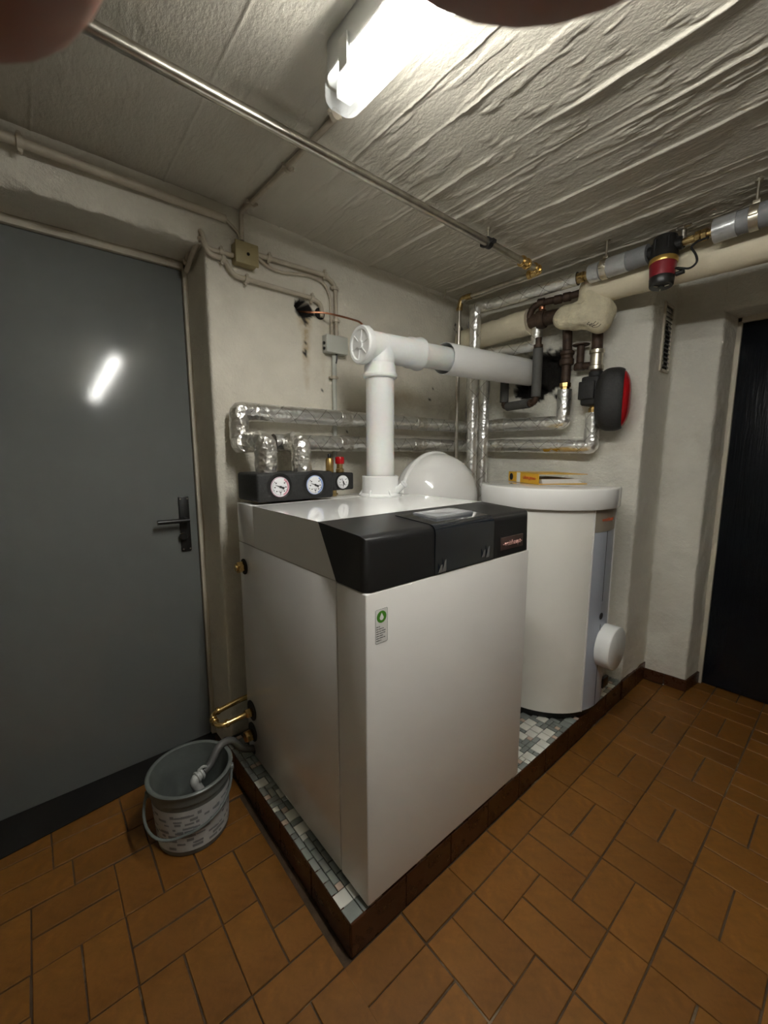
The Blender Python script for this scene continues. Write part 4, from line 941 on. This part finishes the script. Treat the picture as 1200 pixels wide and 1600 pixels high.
g = G(); g.box((a.x-.003, ym-.050, b_.z-.003), (b_.x+.003, ym-.040, a.z+.003), .004, 2); g.build('box_lid', JBOX, jb)
p = wA(388, 397, .051); g = G(); g.cyl(p+Vector((0, .002, 0)), p-Vector((0, .001, 0)), .006, 12); g.build('screw', DARKM, jb)
zc_ = CEIL-.013
# ceiling run to the lamp
k1 = onZ(522, 186, zc_); k2 = onZ(392, 318, zc_); k3 = wA(377, 345, O1); k4 = wA(378, 376, O1)
t = thing('lamp_conduit', 'painted conduit across the ceiling from the lamp to the junction box', 'conduit', k2)
cond([k1, k2, Vector((k3.x, yA(k3.x, O1), zc_)), k3, k4], .0085, .04).build('tube', CONDUIT, t)
for px_ in ((523, 180), (450, 262), (394, 318)): clip(t, onZ(*px_, zc_), k1-k2, .009, (0, 0, -1))
p = [wA(-60, 188, O1), wA(352, 342, O1)]
t = thing('door_top_conduit', 'grey painted conduit along the top of the beam over the grey door', 'conduit', p[1])
cond(p, .014).build('tube', CONDUIT, t); cond([p[1], wA(372, 363, .01), wA(376, 375, .012)], .005, .02).build('cable', CONDUIT, t); clip(t, wA(30, 222, O1), p[1]-p[0], .014)
# left pair round the jamb corner
t = thing('jamb_conduit', 'painted conduit bending from the junction box round the door jamb, upper of the pair', 'conduit', wA(330, 392))
jx = A0[0]
cond([wA(367, 400, O1), wA(345, 394, O1), wA(322, 388, O1), (jx-.012, A0[1]-.012, 2.150), (jx-.02, 1.78, 2.115), (jx-.02, 1.87, 2.08)], .0085, .05).build('tube', CONDUIT, t)
clip(t, wA(345, 394, O1), (1, .04, -.1), .009); clip(t, (jx-.02, 1.85, 2.085), (0, 1, -.4), .009, (-1, 0, 0))
t = thing('switch_conduit', 'painted conduit from the jamb corner across the wall to the round wall outlet', 'conduit', wA(420, 445))
pw = [(jx-.022, 1.86, 2.05), (jx-.02, 1.78, 2.085), (jx-.012, A0[1]-.012, 2.125), wA(325, 398, O1), wA(350, 403, O1), wA(364, 430, O1), wA(384, 436, O1), wA(488, 466, O1), wA(502, 475, O1), wA(503, 496, .012)]
cond(pw, .0095, .035).build('tube', CONDUIT, t); clip(t, wA(348, 404, O1), (1, .04, -.2), .010); clip(t, wA(385, 437, O1), (1, .04, -.2), .010); clip(t, wA(487, 466, O1), (1, .04, -.2), .010)
p = wA(500, 490, .004); g = G(); g.lathe([(.026, 0), (.022, .005), (.016, .006)], p+Vector((0, .002, 0)), (-.04, -1, 0), 20); g.build('wall_outlet', DARKM, t)
# right run to the grey box
t = thing('box_conduit', 'painted conduit from the junction box down to the grey box', 'conduit', wA(460, 415))
cond([wA(402, 398, O1), wA(508, 430, O1), wA(524, 445, O1), wA(525.5, 525, O1)], .0095, .035).build('tube', CONDUIT, t)
for px_, ax in (((420, 403), (1, .04, -.2)), ((507, 429), (1, .04, -.2)), ((523, 451), (0, 0, 1)), ((525, 501), (0, 0, 1))): clip(t, wA(*px_, O1), ax, .010)
cond([wA(402, 403, .012), wA(420, 418, .012), wA(440, 426, .012), wA(482, 430, .012), wA(505, 440, .012), wA(516, 462, .012), wA(518, 524, .012)], .006, .04).build('cable', CONDUIT, t)
gb = thing('grey_wall_box', 'small pale grey junction box left of the flue', 'junction box', wA(527, 540))
a = wA(511, 521, .04); b_ = wA(543, 555, .04); ym = yA((a.x+b_.x)/2, 0)
g = G(); g.box((a.x, ym-.034, b_.z), (b_.x, ym+.004, a.z), .004, 2); g.build('box_body', GBOX, gb); g = G(); g.box((a.x-.001, ym-.043, b_.z-.001), (b_.x+.001, ym-.033, a.z+.001), .005, 3); g.build('box_lid', GBOX, gb)
for z in (.35, .65): g = G(); zz = b_.z+(a.z-b_.z)*z-.01; g.cyl((a.x+.002, ym-.02, zz), (a.x-.006, ym-.02, zz), .007, 12); g.build('grommet', BLACK, gb)
g = G(); p = wA(526, 553, .02); g.tube([p, p+Vector((0, 0, -.02)), p+Vector((-.006, 0, -.045))], .005, .02, 8); g.build('cable_end', BLACK, gb)
p = wA(522, 556, .012); t = thing('drop_conduit', 'pale conduit running down from the grey box behind the foil pipes', 'conduit', p)
cond([p, wA(523, 640, .012), wA(523.5, 740, .012)], .011, .0).build('tube', GBOX, t); clip(t, wA(521.5, 590, .012), (0, 0, 1), .011)
# thin copper line from the wall hole to the tee
e0 = c0+e*.06+Vector((0, 0, .062)); t = thing('copper_capillary', 'thin copper line from the hole in the wall to the flue tee', 'pipe', e0)
g = G(); g.tube([Vector((hole.x, hole.y+.05, hole.z)), wA(480, 488, .02), wA(506, 488, .05), wA(540, 496, .12), onY(563, 503, 1.45), onY(574, 517, 1.41), e0], .0042, .05, 10); g.build('tube', COPPER, t)
g = G(); g.lathe([(.010, -.008), (.010, .012), (.006, .016)], e0, (0, 0, 1), 12); g.build('end_fitting', PVC, t)

# ---- bare heating line: ceiling, elbow, riser
rx, ry = onY(715, 600, 1.63).x, 1.63; zp = 2.205
el = onZ(840, 424, zp); far = onZ(110, 25, zp); yl_ = (el.y+onZ(400, 178, zp).y)/2
t = thing('bare_ceiling_pipe', 'bare metal pipe crossing the ceiling, with brass elbow and riser in the corner', 'pipe', (el.x, yl_, zp))
pr_ = [(-1.3, yl_, zp), (el.x, yl_, zp)]
g = G(); g.tube(pr_, .0155, 0, 18); g.build('ceiling_run', STEEL, t)
g = G(); g.tube([(el.x, yl_, zp-.004), (rx+.01, ry-.05, zp-.006), (rx, ry, zp-.03), (rx, ry, 1.0)], .0115, .03, 14); g.build('corner_riser', STEEL, t)
g = G(); g.tube([(el.x-.05, yl_, zp), (el.x+.004, yl_, zp), (el.x-.002, yl_+.055, zp-.004)], .0185, .02, 16)
for x1_ in (-.05, -.02): g.cyl((el.x+x1_-.006, yl_, zp), (el.x+x1_+.006, yl_, zp), .023, 16, .003)
cxp = onZ(820, 410, zp).x
g.cyl((el.x-.003, yl_+.04, zp-.004), (el.x-.005, yl_+.06, zp-.004), .021, 14, .003); g.build('brass_elbow', BRASS, t)
g = G(); g.cyl((cxp-.035, yl_, zp), (cxp+.035, yl_, zp), .0195, 16, .003); g.cyl((cxp-.028, yl_, zp), (cxp-.012, yl_, zp), .024, 16, .003); g.cyl((cxp+.012, yl_, zp), (cxp+.028, yl_, zp), .024, 16, .003); g.build('brass_coupling', BRASS, t)
g = G(); dd = Vector((rx-el.x, ry-yl_, 0)).normalized(); g.tube([Vector((rx+.01, ry-.075, zp-.006)), (rx+.004, ry-.01, zp-.007), (rx, ry, zp-.06)], .0155, .022, 14); g.cyl((rx, ry, zp-.07), (rx, ry, zp-.055), .018, 12, .002); g.build('brass_elbow', BRASSD, t)
hx = onZ(766, 378, zp).x; h = thing('pipe_hanger', 'rod hanger holding the bare metal ceiling pipe', 'pipe hanger', (hx, yl_, CEIL))
g = G(); g.cyl((hx, yl_, CEIL+.005), (hx, yl_, zp+.015), .005, 10); g.cyl((hx, yl_, CEIL-.012), (hx, yl_, CEIL-.002), .009, 10); g.build('threaded_rod', GALV, h)
g = G(); g.lathe([(.0165, -.012), (.0215, -.012), (.0215, .012), (.0165, .012)], (hx, yl_, zp), (1, 0, 0), 22); g.box((hx-.013, yl_-.034, zp-.008), (hx+.013, yl_-.018, zp+.006), .003); g.box((hx-.013, yl_+.018, zp-.008), (hx+.013, yl_+.034, zp+.006), .003); g.build('rubber_clamp', BLACK, h)
p = onZ(696, 452, CEIL); t = tag(cond([p, p+Vector((0, 0, -.03)), p+Vector((.0, .012, -.045))], .004, .012).build('ceiling_hook', GALV), 'small metal hook in the ceiling near the corner', 'hook')

# ---- tube lamp
lx, lw, ly = .650, .092, .945; zl = 2.15
la = thing('tube_lamp', 'long damp-proof tube lamp on the ceiling, switched on', 'lamp', (lx, ly-.6, CEIL))
b = bmesh.new(); bmesh.ops.create_cube(b, size=1)
for v in b.verts: v.co = Vector((lx+v.co.x*lw*.94, ly-.64+v.co.y*1.26, 2.230+v.co.z*.068))
bmesh.ops.bevel(b, geom=[e for e in b.edges if abs(e.verts[0].co.z-e.verts[1].co.z) > .01], offset=.028, segments=5, profile=.5, affect='EDGES')
g = G(); g.bm(b); g.build('housing', HOUS, la)
b = bmesh.new(); bmesh.ops.create_cube(b, size=1)
for v in b.verts: v.co = Vector((lx+v.co.x*lw, ly-.635+v.co.y*1.27, 2.172+v.co.z*.052))
bmesh.ops.bevel(b, geom=[e for e in b.edges if abs(e.verts[0].co.z-e.verts[1].co.z) > .01], offset=.032, segments=6, profile=.5, affect='EDGES')
bmesh.ops.bevel(b, geom=[e for e in b.edges if e.verts[0].co.z < 2.15 and e.verts[1].co.z < 2.15], offset=.018, segments=4, profile=.5, affect='EDGES')
top = [f for f in b.faces if f.normal.z > .9]; bmesh.ops.delete(b, geom=top, context='FACES')
g = G(); g.bm(b); g.build('clear_cover', CLEARM, la)
g = G(); g.lathe([(.012, 0), (.020, .006), (.020, 1.139), (.012, 1.145)], (0, 0, 0), (0, 1, 0), 24)
g.v = [(lx+.002+v[0]*1.6, ly-1.22+v[1], 2.168+v[2]*.62) for v in g.v]; g.build('light_strip', LED, la)
g = G(); g.box((lx-.02, ly-.065, 2.160), (lx+.02, ly-.03, 2.196), .003); g.build('end_socket', PVC, la)
for yy in (ly-.10, ly-.42):
    for s_ in (-1, 1):
        g = G(); xx = lx+s_*(lw/2+.001); g.box((xx-.003, yy-.016, 2.165), (xx+.003, yy+.016, 2.228), .002); g.build('clip', HOUS, la)

# ---- vent grille on the pier
vt = thing('vent_grille', 'narrow dark louvred vent grille on the side of the pier, upper right', 'vent', (2.545, .755, 1.91))
vx0, vx1, vz0, vz1, vyv = 2.470, 2.600, 1.742, 2.075, .748
g = G(); g.box((vx0, vyv, vz0), (vx0+.018, .762, vz1), .002); g.box((vx1-.012, vyv, vz0), (vx1, .762, vz1), .002); g.box((vx0, vyv, vz0), (vx1, .762, vz0+.014), .002); g.box((vx0, vyv, vz1-.014), (vx1, .762, vz1), .002); g.build('frame', FRAME, vt)
g = G(); g.box((vx0+.016, .7565, vz0+.012), (vx1-.01, .7620, vz1-.012)); g.build('dark_back', DARKM, vt, smooth=False)
for k in range(14):
    z = vz0+.026+k*.0215; g = G(); g.prism([(vx0+.018, vyv+.001, z), (vx0+.018, .757, z+.011), (vx0+.018, .757, z+.014), (vx0+.018, vyv+.001, z+.003)], (vx1-vx0-.030, 0, 0)); g.build('slat', BLACK, vt, smooth=False)

# ---- bucket and hose
bx, by, bh, rb, rt_ = .330, 1.442, .238, .113, .132
bk = thing('bucket', 'grey plastic bucket with worn white label beside the plinth', 'bucket', (bx, by, .001))
g = G(); g.lathe([(rb-.006, .004), (rb, 0), (rb+.002, .004), (rt_-.006, bh-.045), (rt_-.001, bh-.042), (rt_, bh-.012), (rt_+.006, bh-.010), (rt_+.008, bh-.003), (rt_+.005, bh), (rt_, bh+.001), (rt_-.006, bh-.003), (rt_-.0085, bh-.05), (rb-.004, .009), (0, .007)], (bx, by, .0015), seg=64); g.build('pail', BUCK, bk, 50)
def rad(z): return rb+.002+(rt_-.008-rb)*(z-.004)/(bh-.049)
g = G(); n = 40; vs = []
for i in range(n+1):
    a = math.radians(160+220*i/n)
    for z in (.020, bh-.062):
        r_ = rad(z)+.0009; vs.append((bx+r_*math.cos(a), by+r_*math.sin(a), z))
g.add(vs, [(2*i, 2*i+2, 2*i+3, 2*i+1) for i in range(n)]); lb = g.build('label', BLABEL, bk)
g = G()
for k in range(90):                                        # smudged blocks of print
    a0_ = math.radians(random.uniform(168, 345)); z0_ = random.choice([.03, .045, .06, .075, .09, .105, .12, .135, .15])+random.uniform(-.002, .002); da = random.uniform(.06, .28); hh = random.uniform(.005, .012); n = 4; vs = []
    for i in range(n+1):
        for z in (z0_, z0_+hh): r_ = rad(z)+.0013; a = a0_+da*i/n; vs.append((bx+r_*math.cos(a), by+r_*math.sin(a), z))
    g.add(vs, [(2*i, 2*i+2, 2*i+3, 2*i+1) for i in range(n)])
g.build('label_print', LPRINT, lb)['kind'] = 'stuff'
hn = []
for i in range(25):
    t_ = i/24*PI; th = math.radians(-12)+0; ax_ = Vector((math.cos(math.radians(-12+180)), math.sin(math.radians(-12+180)), 0)); fr_ = Vector((-.55, -.835, 0)).normalized()
    hn.append(Vector((bx, by, bh-.05))-ax_*(rt_+.006)*math.cos(t_)+fr_*(rt_-.001)*1.03*math.sin(t_)*(1 if 1 else 0)+Vector((0, 0, -.095*math.sin(t_))))
for i, v in enumerate(hn):                                 # keep the bail just outside the pail
    dxy = Vector((v.x-bx, v.y-by)); r_ = max(dxy.length, rad(max(.01, v.z))+.008); dxy = dxy.normalized()*r_; hn[i] = Vector((bx+dxy.x, by+dxy.y, v.z))
g = G(); g.tube(hn, .0045, 0, 8); g.build('bail_handle', BUCK, bk)
for v in (hn[0], hn[-1]): g = G(); d_ = (v-Vector((bx, by, v.z))).normalized(); g.cyl(v-d_*.012, v+d_*.004, .012, 14, .002); g.build('handle_lug', BUCK, bk)
hs = thing('drain_hose', 'dark grey hose with pale plastic elbow, from the boiler into the bucket', 'hose', (.40, 1.44, .25))
hp_ = [Vector((X0+.02, 1.50, .140)), Vector((X0-.05, 1.495, .172)), Vector((.490, 1.482, .244)), Vector((.440, 1.462, .259)), onY(328, 1196, 1.44), onY(318, 1206, 1.43)]
g = G(); g.tube(hp_, .0135, .06, 14, 0, None, 8); g.build('hose_tube', HOSE, hs)
g = G(); g.cyl(hp_[0]+Vector((.01, 0, 0)), hp_[0]-Vector((.022, -.001, -.002)), .018, 16, .002); g.build('hose_end', BLACK, hs)
e1_ = onY(317, 1207, 1.43); e2_ = onY(302, 1220, 1.42); e3_ = onY(313, 1236, 1.42)
g = G(); g.tube([e1_, e2_, e3_], .0165, .02, 16); dv = (e2_-e1_).normalized()
for t_ in (.002, .018): g.cyl(e1_+dv*t_, e1_+dv*(t_+.008), .0205, 18, .002)
g.tube([e1_+Vector((-.015, 0, .012)), e1_+Vector((0, -.004, .027)), e1_+Vector((.012, 0, .016))], .005, .01, 8); g.build('plastic_elbow', GPVC, hs)

# ---- photographer's hand over the lens
def cl(x, y, z): return Vector(CAM)+Vector(RM[0])*x+Vector(RM[1])*y+Vector(RM[2])*z
def chain(nodes):
    return [(cl(*[c*.001 for c in n[:3]]), n[3]*.001) for n in nodes]
palm = chain([(2, 62, -95, 26), (0, 60, -70, 30), (-2, 60, -45, 26)])
fingers = [chain([(12, 62, -24, 11), (7, 58, -4, 10.5), (5.0, 45, 9, 10.2), (6.6, 31, 10.5, 12.5), (6.4, 19.2, 10, 12)]),
           chain([(-10, 63, -22, 11), (-14, 57, -2, 10), (-15.5, 44, 10, 9.4), (-19.0, 32, 13, 10.4), (-20.2, 18.4, 13.5, 10.2)]),
           chain([(-28, 62, -26, 10), (-34, 60, -6, 9.5), (-36, 52, 4, 9), (-36, 45, 4, 8.5)]),
           chain([(-40, 58, -34, 9), (-48, 56, -18, 8.5), (-52, 52, -10, 8), (-53, 47, -8, 7.5)]),
           chain([(28, 46, -60, 13), (38, 34, -48, 11), (40, 26, -36, 10), (39, 20, -27, 9)])]
me = bpy.data.meshes.new('hand'); vs = []; es = []; rs = []
for p, r in palm:
    vs.append(tuple(p)); rs.append(r)
    if len(vs) > 1: es.append((len(vs)-2, len(vs)-1))
wr = len(vs); vs.append(tuple(cl(.004, .055, -.15))); rs.append(.025); es.append((0, wr)); vs.append(tuple(cl(.006, .03, -.26))); rs.append(.033); es.append((wr, wr+1))
for k, f in enumerate(fingers):
    prev = 2 if k < 4 else 1
    for p, r in f:
        vs.append(tuple(p)); rs.append(r); es.append((prev, len(vs)-1)); prev = len(vs)-1
me.from_pydata(vs, es, []); hand = bpy.data.objects.new('person', me); COL.objects.link(hand)
sk = hand.modifiers.new('skin', 'SKIN'); sk.use_smooth_shade = True
for i, sv in enumerate(me.skin_vertices[0].data): sv.radius = (rs[i], rs[i]); sv.use_root = (i == 1)
sb = hand.modifiers.new('sub', 'SUBSURF'); sb.levels = 3; sb.render_levels = 3
me.materials.append(SKIN)
tag(hand, 'bare fingertips of the person holding the camera, at the top edge of the view', 'person')
bpy.context.view_layer.update()
